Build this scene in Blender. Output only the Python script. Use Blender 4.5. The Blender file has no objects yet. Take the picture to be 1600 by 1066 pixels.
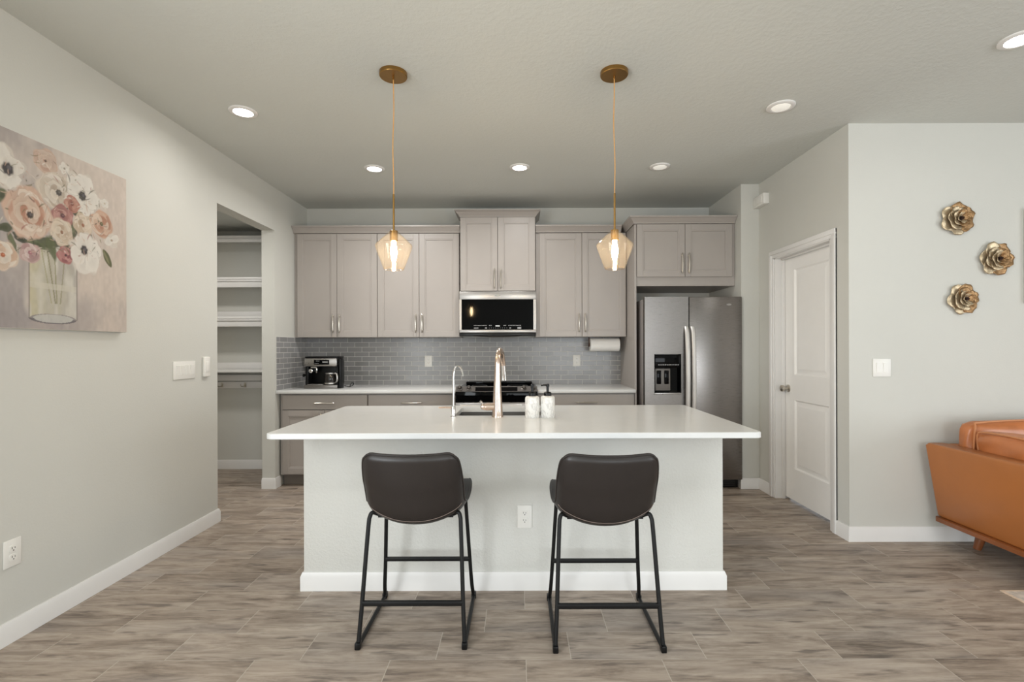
import bpy, bmesh, math, random
import numpy as np
from mathutils import Vector, Matrix

random.seed(7)
S = bpy.context.scene
COL = S.collection
PI = math.pi

# ------------------------------------------------------------------ camera, world, lights, exposure
cam = bpy.data.cameras.new('camera')
cam.sensor_width = 36.0
cam.lens = 780.0 / 1600.0 * 36.0
cam.shift_x = -10.0 / 1600.0
cam.shift_y = 10.0 / 1600.0
cam.clip_start = 0.05
cam_o = bpy.data.objects.new('camera', cam)
COL.objects.link(cam_o)
cam_o.location = (0, 0, 1.305)
cam_o.rotation_euler = (PI / 2, 0.003, 0)
S.camera = cam_o

S.view_settings.view_transform = 'Standard'
S.view_settings.look = 'None'
S.view_settings.gamma = 1.0
S.view_settings.use_curve_mapping = False
S.view_settings.exposure = 0.53

W = bpy.data.worlds.new('daylight')
S.world = W
W.use_nodes = True
W.node_tree.nodes['Background'].inputs[0].default_value = (0.80, 0.90, 1.0, 1)
W.node_tree.nodes['Background'].inputs[1].default_value = 1.0


def area_light(name, loc, rot, sx, sy, power, color=(1, 1, 1), shape='RECTANGLE', spread=180):
    d = bpy.data.lights.new(name, 'AREA')
    d.shape = shape
    d.size = sx
    if shape in ('RECTANGLE', 'ELLIPSE'):
        d.size_y = sy
    d.energy = power
    d.color = color
    d.spread = math.radians(spread)
    o = bpy.data.objects.new(name, d)
    o.location = loc
    o.rotation_euler = rot
    COL.objects.link(o)
    return o


# daylight coming in through the sliding door on the right; rear and left lamps are added fill
area_light('daylight_side', (6.36, -1.30, 1.25), (0, PI / 2, 0), 2.2, 3.6, 95, (0.925, 0.97, 1.0))
area_light('fill_rear', (1.75, -3.96, 1.45), (PI / 2, 0, 0), 2.5, 2.0, 60, (0.925, 0.97, 1.0))  # added fill from behind the camera, source unseen
area_light('fill_left', (-2.24, -0.75, 1.40), (0, -PI / 2, 0), 2.0, 2.2, 108, (0.925, 0.97, 1.0))  # added fill to brighten the door side, source unseen
CAN_POWER = 4.2

# ------------------------------------------------------------------ materials


def lin(c):
    out = []
    for v in c[:3]:
        v = v / 255.0
        out.append(v / 12.92 if v <= 0.04045 else ((v + 0.055) / 1.055) ** 2.4)
    return (out[0], out[1], out[2], 1.0)


class NT:
    def __init__(self, name):
        self.m = bpy.data.materials.new(name)
        self.m.use_nodes = True
        self.t = self.m.node_tree
        self.b = self.t.nodes['Principled BSDF']
        self.out = self.t.nodes['Material Output']

    def n(self, typ, **kw):
        nd = self.t.nodes.new(typ)
        for k, v in kw.items():
            if k == 'ins':
                for a, b in v.items():
                    if hasattr(b, 'is_linked') or isinstance(b, bpy.types.NodeSocket):
                        self.t.links.new(b, nd.inputs[a])
                    else:
                        nd.inputs[a].default_value = b
            else:
                setattr(nd, k, v)
        return nd

    def math(self, op, a, b=None):
        ins = {0: a}
        if b is not None:
            ins[1] = b
        return self.n('ShaderNodeMath', operation=op, ins=ins).outputs[0]

    def link(self, a, b):
        self.t.links.new(a, b)

    def coord(self):
        return self.n('ShaderNodeTexCoord').outputs['Object']

    def bump(self, height, strength=0.2, dist=0.01):
        b = self.n('ShaderNodeBump', ins={'Strength': strength, 'Distance': dist, 'Height': height})
        self.link(b.outputs[0], self.b.inputs['Normal'])

    def noise(self, vec, scale, detail=3, rough=0.5):
        return self.n('ShaderNodeTexNoise', ins={'Vector': vec, 'Scale': scale, 'Detail': detail, 'Roughness': rough})

    def ramp(self, fac, stops):
        r = self.n('ShaderNodeValToRGB', ins={'Fac': fac})
        cr = r.color_ramp
        while len(cr.elements) < len(stops):
            cr.elements.new(0.5)
        for e, (p, c) in zip(cr.elements, stops):
            e.position = p
            e.color = c
        return r.outputs[0]


def mix_rgb(N, fac, a, b, mode='MIX'):
    nd = N.n('ShaderNodeMix', data_type='RGBA', blend_type=mode)
    for idx, v in ((0, fac), (6, a), (7, b)):
        if isinstance(v, bpy.types.NodeSocket):
            N.link(v, nd.inputs[idx])
        else:
            nd.inputs[idx].default_value = v
    return nd.outputs[2]


def simple(name, rgb, rough=0.5, metal=0.0, var=0.06, scale=12.0, bump=0.0, bscale=60.0, coat=0.0, spec=0.5, stretch=None):
    N = NT(name)
    c = N.coord()
    if stretch:
        mp = N.n('ShaderNodeMapping', ins={'Vector': c, 'Scale': stretch})
        c = mp.outputs[0]
    nz = N.noise(c, scale, 4)
    base = lin(rgb)
    lo = tuple(max(0, v * (1 - var)) for v in base[:3]) + (1,)
    hi = tuple(min(1, v * (1 + var)) for v in base[:3]) + (1,)
    N.link(N.ramp(nz.outputs[0], [(0.3, lo), (0.7, hi)]), N.b.inputs['Base Color'])
    N.b.inputs['Roughness'].default_value = rough
    N.b.inputs['Metallic'].default_value = metal
    N.b.inputs['Specular IOR Level'].default_value = spec
    if coat:
        N.b.inputs['Coat Weight'].default_value = coat
    if bump:
        N.bump(N.noise(c, bscale, 3).outputs[0], bump, 0.004)
    return N.m


def emission(name, rgb, strength):
    N = NT(name)
    N.b.inputs['Base Color'].default_value = lin(rgb)
    N.b.inputs['Emission Color'].default_value = lin(rgb)
    N.b.inputs['Emission Strength'].default_value = strength
    return N.m


def wall_mat(name, rgb, strength, scale, dist=0.006):
    N = NT(name)
    c = N.coord()
    base = lin(rgb)
    nz = N.noise(c, 1.5, 2)
    lo = tuple(v * 0.985 for v in base[:3]) + (1,)
    hi = tuple(min(1, v * 1.015) for v in base[:3]) + (1,)
    N.link(N.ramp(nz.outputs[0], [(0.3, lo), (0.7, hi)]), N.b.inputs['Base Color'])
    N.b.inputs['Roughness'].default_value = 0.75
    N.b.inputs['Specular IOR Level'].default_value = 0.25
    h = N.noise(c, scale, 4, 0.6)
    N.bump(N.ramp(h.outputs[0], [(0.42, (0, 0, 0, 1)), (0.62, (1, 1, 1, 1))]), strength, dist)
    return N.m


def floor_mat():
    N = NT('wood_look_tile')
    c = N.coord()
    sp = N.n('ShaderNodeSeparateXYZ', ins={0: c})
    x, y = sp.outputs[0], sp.outputs[1]
    PW, PL, ST = 0.2013, 0.567, 0.189
    v = N.math('DIVIDE', N.math('SUBTRACT', y, 2.086), PW)
    row = N.math('FLOOR', v)
    fv = N.math('FRACT', N.math('ADD', v, 100.0))
    u = N.math('DIVIDE', N.math('SUBTRACT', N.math('SUBTRACT', x, 0.217), N.math('MULTIPLY', row, ST)), PL)
    colu = N.math('FLOOR', u)
    fu = N.math('FRACT', N.math('ADD', u, 100.0))
    eu = N.math('MULTIPLY', N.math('MINIMUM', fu, N.math('SUBTRACT', 1.0, fu)), PL)
    ev = N.math('MULTIPLY', N.math('MINIMUM', fv, N.math('SUBTRACT', 1.0, fv)), PW)
    gu = N.math('LESS_THAN', eu, 0.0018)
    gv = N.math('LESS_THAN', ev, 0.0011)
    grout = N.math('MAXIMUM', gu, gv)
    cid = N.n('ShaderNodeCombineXYZ', ins={0: colu, 1: row})
    rnd = N.n('ShaderNodeTexWhiteNoise', noise_dimensions='2D', ins={'Vector': cid.outputs[0]})
    rs = N.n('ShaderNodeSeparateColor', ins={0: rnd.outputs['Color']})
    gx = N.math('ADD', N.math('MULTIPLY', x, 1.0), N.math('MULTIPLY', rs.outputs[0], 37.0))
    gy = N.math('ADD', N.math('MULTIPLY', y, 5.5), N.math('MULTIPLY', rs.outputs[1], 53.0))
    gvec = N.n('ShaderNodeCombineXYZ', ins={0: gx, 1: gy, 2: N.math('MULTIPLY', rs.outputs[2], 11.0)})
    g1 = N.noise(gvec.outputs[0], 3.2, 9, 0.68)
    g1.inputs['Distortion'].default_value = 0.5
    f2 = N.n('ShaderNodeCombineXYZ', ins={0: N.math('MULTIPLY', gx, 2.6), 1: N.math('MULTIPLY', gy, 9.0), 2: rs.outputs[2]})
    g2 = N.noise(f2.outputs[0], 3.0, 4, 0.6)
    blend = N.math('ADD', N.math('MULTIPLY', g1.outputs[0], 0.78), N.math('MULTIPLY', g2.outputs[0], 0.22))
    blend = N.math('ADD', blend, N.math('MULTIPLY', N.math('SUBTRACT', rs.outputs[0], 0.5), 0.07))
    wood = N.ramp(blend, [(0.33, lin((98, 86, 76))), (0.45, lin((140, 126, 113))), (0.55, lin((163, 149, 135))),
                          (0.70, lin((186, 172, 158)))])
    # cooler, greyer patches
    pz = N.noise(gvec.outputs[0], 0.9, 2)
    wood = mix_rgb(N, N.ramp(pz.outputs[0], [(0.5, (0, 0, 0, 1)), (0.75, (0.45, 0.45, 0.45, 1))]), wood, lin((150, 144, 140)))
    # dark knots
    kz = N.noise(gvec.outputs[0], 4.5, 3, 0.55)
    wood = mix_rgb(N, N.ramp(kz.outputs[0], [(0.58, (0, 0, 0, 1)), (0.70, (0.75, 0.75, 0.75, 1))]), wood, lin((92, 82, 75)))
    col = mix_rgb(N, N.math('MULTIPLY', grout, 0.75), wood, lin((186, 176, 164)))
    N.link(col, N.b.inputs['Base Color'])
    N.link(N.ramp(blend, [(0.3, (0.52, 0.52, 0.52, 1)), (0.7, (0.38, 0.38, 0.38, 1))]), N.b.inputs['Roughness'])
    N.b.inputs['Specular IOR Level'].default_value = 0.35
    N.bump(N.math('SUBTRACT', N.math('MULTIPLY', blend, 0.4), grout), 0.25, 0.003)
    return N.m


def tile_mat(name, axis):
    N = NT(name)
    c = N.coord()
    sp = N.n('ShaderNodeSeparateXYZ', ins={0: c})
    a = sp.outputs[axis]
    vec = N.n('ShaderNodeCombineXYZ', ins={0: N.math('ADD', a, 10.06), 1: N.math('SUBTRACT', sp.outputs[2], 0.907)})
    br = N.n('ShaderNodeTexBrick', ins={'Vector': vec.outputs[0], 'Scale': 1.0, 'Brick Width': 0.1524, 'Row Height': 0.0505,
                                        'Mortar Size': 0.0019, 'Mortar Smooth': 0.1, 'Bias': 0.0,
                                        'Color1': lin((146, 145, 145)), 'Color2': lin((134, 133, 132)), 'Mortar': lin((214, 211, 205))})
    N.link(br.outputs['Color'], N.b.inputs['Base Color'])
    N.link(N.ramp(br.outputs['Fac'], [(0, (0.24, 0.24, 0.24, 1)), (1, (0.7, 0.7, 0.7, 1))]), N.b.inputs['Roughness'])
    N.bump(N.math('SUBTRACT', 1.0, br.outputs['Fac']), 0.5, 0.002)
    return N.m


def quartz_mat():
    N = NT('white_quartz')
    c = N.coord()
    nz = N.noise(c, 2.2, 6, 0.6)
    nz.inputs['Distortion'].default_value = 1.4
    v = N.ramp(nz.outputs[0], [(0.3, lin((213, 213, 211))), (0.5, lin((216, 216, 214))), (0.7, lin((213, 213, 211)))])
    N.link(v, N.b.inputs['Base Color'])
    N.b.inputs['Roughness'].default_value = 0.20
    N.b.inputs['Specular IOR Level'].default_value = 0.35
    return N.m


def steel_mat(name, rgb, rough, stretch=(1, 1, 60), metal=0.95):
    N = NT(name)
    c = N.coord()
    mp = N.n('ShaderNodeMapping', ins={'Vector': c, 'Scale': stretch})
    nz = N.noise(mp.outputs[0], 18, 3)
    b = lin(rgb)
    N.link(N.ramp(nz.outputs[0], [(0.3, tuple(v * 0.94 for v in b[:3]) + (1,)), (0.7, tuple(min(1, v * 1.06) for v in b[:3]) + (1,))]), N.b.inputs['Base Color'])
    N.b.inputs['Metallic'].default_value = metal
    N.link(N.ramp(nz.outputs[0], [(0.3, (rough * 0.85,) * 3 + (1,)), (0.7, (rough * 1.15,) * 3 + (1,))]), N.b.inputs['Roughness'])
    return N.m


def thin_glass(name, tint, gloss_col=(1, 0.93, 0.85, 1)):
    N = NT(name)
    N.t.nodes.remove(N.b)
    lw = N.n('ShaderNodeLayerWeight', ins={'Blend': 0.5})
    edge = N.ramp(lw.outputs['Facing'], [(0.55, tuple(tint) + (1,)), (1.0, tuple(v * 0.85 for v in tint) + (1,))])
    tr = N.n('ShaderNodeBsdfTransparent', ins={'Color': edge})
    gl = N.n('ShaderNodeBsdfGlossy', ins={'Color': gloss_col, 'Roughness': 0.05})
    tl = N.n('ShaderNodeBsdfTranslucent', ins={'Color': gloss_col})
    m0 = N.n('ShaderNodeMixShader', ins={0: 0.014, 1: tr.outputs[0], 2: tl.outputs[0]})
    k = N.math('ADD', N.math('MULTIPLY', N.math('POWER', lw.outputs['Facing'], 4.0), 0.70), 0.04)
    mx = N.n('ShaderNodeMixShader', ins={0: k, 1: m0.outputs[0], 2: gl.outputs[0]})
    N.link(mx.outputs[0], N.out.inputs[0])
    return N.m


def leather_mat(name, rgb, rough, var=0.12, scale=4.0, bump=0.15):
    N = NT(name)
    c = N.coord()
    nz = N.noise(c, scale, 4)
    b = lin(rgb)
    N.link(N.ramp(nz.outputs[0], [(0.3, tuple(v * (1 - var) for v in b[:3]) + (1,)), (0.7, tuple(min(1, v * (1 + var)) for v in b[:3]) + (1,))]), N.b.inputs['Base Color'])
    N.b.inputs['Roughness'].default_value = rough
    vo = N.n('ShaderNodeTexVoronoi', ins={'Vector': c, 'Scale': 260.0})
    N.bump(vo.outputs['Distance'], bump, 0.001)
    return N.m


def marble_mat():
    N = NT('white_marble')
    c = N.coord()
    nz = N.noise(c, 14, 5, 0.6)
    nz.inputs['Distortion'].default_value = 1.2
    N.link(N.ramp(nz.outputs[0], [(0.44, lin((226, 224, 219))), (0.5, lin((200, 197, 192))), (0.56, lin((226, 224, 219)))]), N.b.inputs['Base Color'])
    N.b.inputs['Roughness'].default_value = 0.3
    return N.m


def attr_mat(name, attr):
    N = NT(name)
    a = N.n('ShaderNodeAttribute', attribute_name=attr)
    N.link(a.outputs['Color'], N.b.inputs['Base Color'])
    N.b.inputs['Roughness'].default_value = 0.7
    c = N.coord()
    N.bump(N.noise(c, 300, 2).outputs[0], 0.15, 0.001)
    return N.m


M = {}
M['wall'] = wall_mat('wall_paint', (201, 200, 193), 0.06, 90)
M['island_wall'] = wall_mat('island_plaster', (209, 208, 202), 0.22, 70)
M['ceiling'] = wall_mat('ceiling_texture', (203, 205, 200), 0.13, 42, 0.008)
M['trim'] = simple('white_trim', (225, 223, 220), 0.35, var=0.01)
M['door'] = simple('white_door_paint', (240, 238, 234), 0.38, var=0.01)
M['floor'] = floor_mat()
M['tile_x'] = tile_mat('subway_tile_back', 0)
M['tile_y'] = tile_mat('subway_tile_side', 1)
M['quartz'] = quartz_mat()
M['cab'] = simple('greige_cabinet', (164, 157, 151), 0.38, var=0.025, scale=3.0)
M['cab_dark'] = simple('toe_kick', (120, 112, 104), 0.5, var=0.03)
M['nickel'] = simple('satin_nickel', (196, 190, 180), 0.28, 1.0, var=0.03)
M['steel'] = steel_mat('brushed_steel', (138, 134, 131), 0.30)
M['steel_dark'] = steel_mat('dark_steel', (112, 108, 105), 0.34)
M['steel_light'] = steel_mat('pale_steel', (178, 175, 172), 0.30, (1, 1, 1))
M['steel_mid'] = steel_mat('satin_steel', (166, 163, 160), 0.34)
M['handle'] = simple('satin_handle', (214, 211, 208), 0.32, 0.5, var=0.01)
M['fridge_side'] = simple('fridge_grey', (150, 144, 142), 0.45, 0.3, var=0.02)
M['black_gloss'] = simple('black_glass', (4, 4, 5), 0.05, var=0.0, spec=0.12)
M['black'] = simple('black_plastic', (9, 9, 10), 0.32, var=0.05, spec=0.3)
M['black_metal'] = simple('black_powder_coat', (9, 9, 9), 0.5, 0.0, var=0.08, spec=0.3)
M['rubber'] = simple('dark_gasket', (30, 28, 27), 0.7)
M['brass'] = simple('brushed_brass', (158, 122, 70), 0.30, 1.0, var=0.05, scale=20)
M['cord'] = simple('golden_cord', (206, 152, 84), 0.6, var=0.1, scale=80)
M['glass'] = thin_glass('champagne_glass', (0.985, 0.93, 0.86))
M['clear_glass'] = thin_glass('clear_glass', (0.96, 0.96, 0.96), (1, 1, 1, 1))
M['bulb'] = emission('warm_filament', (255, 226, 180), 170)
M['can_glow'] = emission('downlight_glow', (255, 250, 242), 14)
M['can_dim'] = emission('downlight_dim', (240, 238, 230), 0.25)
M['white_plastic'] = simple('white_plastic', (228, 226, 220), 0.35, var=0.01)
M['slot'] = simple('outlet_slot', (40, 38, 36), 0.6)
M['stool'] = leather_mat('espresso_leather', (38, 33, 31), 0.42, 0.10, 3.0)
M['stool_thread'] = simple('brown_thread', (112, 98, 90), 0.7)
M['tan'] = leather_mat('cognac_leather', (166, 102, 52), 0.40, 0.08, 2.5)
M['tan_cushion'] = leather_mat('cognac_leather_soft', (182, 112, 66), 0.30, 0.16, 7.0, 0.25)
M['piping'] = simple('leather_piping', (190, 128, 84), 0.45)
M['walnut'] = simple('walnut_stain', (128, 74, 38), 0.38, var=0.22, scale=6, stretch=(1, 1, 0.2))
M['warm_reflect_nickel'] = simple('nickel_warm_reflection', (212, 192, 178), 0.24, 1.0, var=0.04, scale=30)  # brushed metal with its warm reflection put into the base colour
M['chrome'] = simple('chrome', (226, 224, 222), 0.08, 1.0, var=0.0)
M['marble'] = marble_mat()
M['paper'] = simple('paper_towel_white', (236, 234, 230), 0.9, var=0.02, bump=0.3, bscale=160)
M['bronze'] = simple('oil_bronze', (70, 52, 44), 0.4, 0.8)
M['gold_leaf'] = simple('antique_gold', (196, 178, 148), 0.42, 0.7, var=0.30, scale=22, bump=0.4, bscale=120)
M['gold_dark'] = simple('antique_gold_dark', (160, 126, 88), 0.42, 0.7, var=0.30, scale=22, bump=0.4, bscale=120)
M['seed'] = simple('dark_bronze_bead', (58, 40, 34), 0.4, 0.7)
M['rug'] = simple('pale_rug', (196, 184, 172), 0.95, var=0.25, scale=30, bump=0.8, bscale=260)
M['rug_edge'] = simple('rug_binding', (206, 184, 160), 0.9, var=0.1, scale=60)
M['mark'] = simple('grey_print', (150, 150, 150), 0.5, var=0.0)
M['mark_white'] = simple('white_print', (214, 214, 214), 0.5, var=0.0)
M['sink'] = simple('sink_steel', (104, 102, 100), 0.5, 0.5, var=0.04)
M['canvas_edge'] = simple('canvas_edge', (222, 216, 206), 0.8, var=0.04)
M['paddle'] = simple('grey_plastic', (110, 106, 102), 0.35)
M['painting'] = attr_mat('painted_canvas', 'paint')
M['carafe'] = simple('coffee_glass', (38, 34, 32), 0.08, var=0.0)

# ------------------------------------------------------------------ mesh builder


class MB:
    def __init__(self):
        self.v = []
        self.f = []
        self.mi = []
        self.cur = 0

    def add(self, verts, faces, mtx=None):
        o = len(self.v)
        for p in verts:
            p = Vector(p)
            if mtx is not None:
                p = mtx @ p
            self.v.append(p)
        for f in faces:
            self.f.append(tuple(i + o for i in f))
            self.mi.append(self.cur)
        return self

    def bm(self, b, mtx=None):
        b.verts.index_update()
        self.add([v.co.copy() for v in b.verts], [[v.index for v in f.verts] for f in b.faces], mtx)
        b.free()
        return self

    def box(self, x0, x1, y0, y1, z0, z1, bev=0.0, seg=2, mtx=None):
        b = bmesh.new()
        bmesh.ops.create_cube(b, size=1.0)
        for v in b.verts:
            v.co = Vector(((x0 + x1) / 2 + v.co.x * (x1 - x0), (y0 + y1) / 2 + v.co.y * (y1 - y0), (z0 + z1) / 2 + v.co.z * (z1 - z0)))
        if bev > 0:
            bmesh.ops.bevel(b, geom=list(b.edges), offset=bev, segments=seg, affect='EDGES', profile=0.5)
        return self.bm(b, mtx)

    def rbox(self, x0, x1, y0, y1, z0, z1, rad, seg=6, bev=0.0, mtx=None):
        """box with rounded vertical corners"""
        b = bmesh.new()
        bmesh.ops.create_cube(b, size=1.0)
        for v in b.verts:
            v.co = Vector(((x0 + x1) / 2 + v.co.x * (x1 - x0), (y0 + y1) / 2 + v.co.y * (y1 - y0), (z0 + z1) / 2 + v.co.z * (z1 - z0)))
        ed = [e for e in b.edges if abs(e.verts[0].co.z - e.verts[1].co.z) > 1e-6]
        bmesh.ops.bevel(b, geom=ed, offset=rad, segments=seg, affect='EDGES', profile=0.5)
        if bev > 0:
            ed = [e for e in b.edges if abs(e.verts[0].co.z - e.verts[1].co.z) < 1e-6]
            bmesh.ops.bevel(b, geom=ed, offset=bev, segments=2, affect='EDGES', profile=0.5)
        return self.bm(b, mtx)

    def lathe(self, prof, c=(0, 0, 0), axis='Z', seg=32, mtx=None):
        vs, fs = [], []
        n = len(prof)
        for i in range(seg):
            a = 2 * PI * i / seg
            for r, z in prof:
                p = (r * math.cos(a), r * math.sin(a), z)
                if axis == 'X':
                    p = (p[2], p[0], p[1])
                elif axis == 'Y':
                    p = (p[1], p[2], p[0])
                vs.append((p[0] + c[0], p[1] + c[1], p[2] + c[2]))
        for i in range(seg):
            j = (i + 1) % seg
            for k in range(n - 1):
                fs.append((i * n + k, j * n + k, j * n + k + 1, i * n + k + 1))
        if prof[0][0] > 1e-6:
            fs.append(tuple(i * n for i in range(seg))[::-1])
        if prof[-1][0] > 1e-6:
            fs.append(tuple(i * n + n - 1 for i in range(seg)))
        return self.add(vs, fs, mtx)

    def lathe_open(self, prof, c=(0, 0, 0), seg=40):
        vs, fs = [], []
        n = len(prof)
        for i in range(seg):
            a = 2 * PI * i / seg
            for r, z in prof:
                vs.append((r * math.cos(a) + c[0], r * math.sin(a) + c[1], z + c[2]))
        for i in range(seg):
            j = (i + 1) % seg
            for k in range(n - 1):
                fs.append((i * n + k, j * n + k, j * n + k + 1, i * n + k + 1))
        return self.add(vs, fs)

    def tube(self, pts, r, seg=10, smooth=0, cap=True, flat=1.0):
        pts = [Vector(p) for p in pts]
        rs = list(r) if isinstance(r, (list, tuple)) else [r] * len(pts)
        if smooth:
            P, R = [], []
            n = len(pts)
            for i in range(n - 1):
                p0, p1, p2, p3 = pts[max(i - 1, 0)], pts[i], pts[i + 1], pts[min(i + 2, n - 1)]
                for k in range(smooth):
                    t = k / smooth
                    q = 0.5 * ((2 * p1) + (p2 - p0) * t + (2 * p0 - 5 * p1 + 4 * p2 - p3) * t * t + (3 * p1 - p0 - 3 * p2 + p3) * t ** 3)
                    P.append(q)
                    R.append(rs[i] * (1 - t) + rs[i + 1] * t)
            P.append(pts[-1])
            R.append(rs[-1])
            pts, rs = P, R
        n = len(pts)
        tang = []
        for i in range(n):
            d = pts[min(i + 1, n - 1)] - pts[max(i - 1, 0)]
            tang.append(d.normalized())
        up = Vector((0, 0, 1)) if abs(tang[0].z) < 0.9 else Vector((1, 0, 0))
        nr = (up - tang[0] * up.dot(tang[0])).normalized()
        vs, fs = [], []
        for i in range(n):
            nr = (nr - tang[i] * nr.dot(tang[i])).normalized()
            bn = tang[i].cross(nr)
            for k in range(seg):
                a = 2 * PI * k / seg
                vs.append(pts[i] + (nr * math.cos(a) + bn * math.sin(a) * flat) * rs[i])
        for i in range(n - 1):
            for k in range(seg):
                j = (k + 1) % seg
                fs.append((i * seg + k, i * seg + j, (i + 1) * seg + j, (i + 1) * seg + k))
        if cap:
            fs.append(tuple(range(seg))[::-1])
            fs.append(tuple((n - 1) * seg + k for k in range(seg)))
        return self.add(vs, fs)

    def rings(self, rings, cap=True, close=True):
        """loft through equal-length closed rings"""
        n = len(rings[0])
        vs = [p for r in rings for p in r]
        fs = []
        for i in range(len(rings) - 1):
            for k in range(n if close else n - 1):
                j = (k + 1) % n
                fs.append((i * n + k, i * n + j, (i + 1) * n + j, (i + 1) * n + k))
        if cap:
            fs.append(tuple(range(n))[::-1])
            fs.append(tuple((len(rings) - 1) * n + k for k in range(n)))
        return self.add(vs, fs)

    def build(self, name, mat, parent=None, loc=None, smooth=35):
        base = Vector((0, 0, 0))
        if parent is not None:
            q = parent
            while q is not None:
                base += Vector(q.location)
                q = q.parent
        elif loc is not None:
            base = Vector(loc)
        me = bpy.data.meshes.new(name)
        me.from_pydata([tuple(p - base) for p in self.v], [], self.f)
        b = bmesh.new()
        b.from_mesh(me)
        bmesh.ops.recalc_face_normals(b, faces=list(b.faces))
        b.to_mesh(me)
        b.free()
        mats = mat if isinstance(mat, (list, tuple)) else [mat]
        for m in mats:
            me.materials.append(m)
        if len(mats) > 1:
            me.polygons.foreach_set('material_index', self.mi)
        if smooth:
            me.polygons.foreach_set('use_smooth', [True] * len(me.polygons))
            me.set_sharp_from_angle(angle=math.radians(smooth))
        me.update()
        o = bpy.data.objects.new(name, me)
        COL.objects.link(o)
        if parent is not None:
            o.parent = parent
        else:
            o.location = base
        return o


def thing(name, label, cat, loc, group=None):
    o = bpy.data.objects.new(name, None)
    o.empty_display_size = 0.05
    o.location = loc
    COL.objects.link(o)
    return tag(o, label, cat, group)


def tag(o, label, cat, group=None):
    o['label'] = label
    o['category'] = cat
    if group:
        o['group'] = group
    return o


def struct(o):
    o['kind'] = 'structure'
    return o


def dup(root, loc, label, group=None):
    r = root.copy()
    COL.objects.link(r)
    r.location = loc
    r['label'] = label
    if group:
        r['group'] = group
    for ch in list(root.children):
        c = ch.copy()
        COL.objects.link(c)
        c.parent = r
        for g in list(ch.children):
            d = g.copy()
            COL.objects.link(d)
            d.parent = c
    return r


# ------------------------------------------------------------------ room shell
LX = -2.265      # left wall face
BY = 5.36        # back wall face
H = 2.80         # ceiling
FX = 2.05        # wall beside the fridge
DX = 2.215       # door wall face
JY = 4.59        # jog between them
LY = 3.345       # living room wall face
RX = 6.40        # far right wall
RY = -4.0        # wall behind the camera

struct(MB().box(-4.0, RX + .3, RY - .3, 5.9, -.12, 0).build('floor', M['floor'], smooth=0))
struct(MB().box(-2.385, RX + .3, RY - .3, 5.9, H, H + .12).build('ceiling', M['ceiling'], smooth=0))

m = MB()
m.box(LX - .12, LX, RY, -1.85, 0, H)
m.box(LX - .12, LX, .35, 3.755, 0, H)
m.box(LX - .12, LX, -1.85, .35, 2.40, H)
m.box(LX - .12, LX, -1.85, .35, 0, .40)
m.box(LX - .12, LX, 3.755, 4.64, 2.40, H)
m.box(LX - .12, LX, 4.64, BY, 0, H)
struct(m.build('wall_left', M['wall'], smooth=0))
struct(MB().box(LX - .12, FX, BY, BY + .12, 0, H).build('wall_back', M['wall'], smooth=0))
struct(MB().box(FX, FX + .12, JY, BY + .12, 0, H).build('wall_fridge_side', M['wall'], smooth=0))
DT, DA, DB = 2.075, 3.53, 4.315     # door opening
m = MB()
m.box(DX, DX + .12, LY, DA, 0, H)
m.box(DX, DX + .12, DB, JY, 0, H)
m.box(DX, DX + .12, DA, DB, DT, H)
m.box(FX + .12, DX + .12, JY, JY + .12, 0, H)
struct(m.build('wall_door', M['wall'], smooth=0))
struct(MB().box(DX + .12, RX, LY, LY + .12, 0, H).build('wall_living', M['wall'], smooth=0))
struct(MB().box(DX + .9, DX + 1.02, LY + .12, JY + .3, 0, H).build('wall_light_block', M['wall'], smooth=0))  # unseen wall added to keep outside light out of the door gap
m = MB()
m.box(RX, RX + .12, RY, -3.2, 0, H)
m.box(RX, RX + .12, 0.6, LY + .12, 0, H)
m.box(RX, RX + .12, -3.2, 0.6, 2.36, H)
m.box(RX, RX + .12, -3.2, 0.6, 0, .06)
struct(m.build('wall_right', M['wall'], smooth=0))
m = MB()
m.box(LX - .12, .45, RY - .12, RY, 0, H)
m.box(3.05, RX + .12, RY - .12, RY, 0, H)
m.box(.45, 3.05, RY - .12, RY, 2.45, H)
m.box(.45, 3.05, RY - .12, RY, 0, .45)
struct(m.build('wall_rear', M['wall'], smooth=0))
# right window frame, then frames around the added rear and left fill openings
m = MB()
for y0, y1 in ((-3.2, -3.14), (-1.33, -1.27), (.54, .6)):
    m.box(RX + .02, RX + .09, y0, y1, .06, 2.36, .006)
m.box(RX + .02, RX + .09, -3.14, .54, .06, .13, .006)
m.box(RX + .02, RX + .09, -3.14, .54, 2.29, 2.36, .006)
struct(m.build('window_1', M['trim']))
m = MB()
for x0, x1 in ((.45, .51), (1.72, 1.78), (2.99, 3.05)):
    m.box(x0, x1, RY - .09, RY - .05, .45, 2.45, .006)
m.box(.51, 2.99, RY - .09, RY - .05, .45, .52, .006)
m.box(.51, 2.99, RY - .09, RY - .05, 2.38, 2.45, .006)
struct(m.build('window_fill_rear', M['trim']))  # unseen window added around the rear fill lamp
m = MB()
for y0, y1 in ((-1.85, -1.79), (-.78, -.72), (.29, .35)):
    m.box(LX - .09, LX - .05, y0, y1, .40, 2.40, .006)
m.box(LX - .09, LX - .05, -1.79, .29, .40, .47, .006)
m.box(LX - .09, LX - .05, -1.79, .29, 2.33, 2.40, .006)
struct(m.build('window_fill_left', M['trim']))  # unseen window added around the left fill lamp
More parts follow.
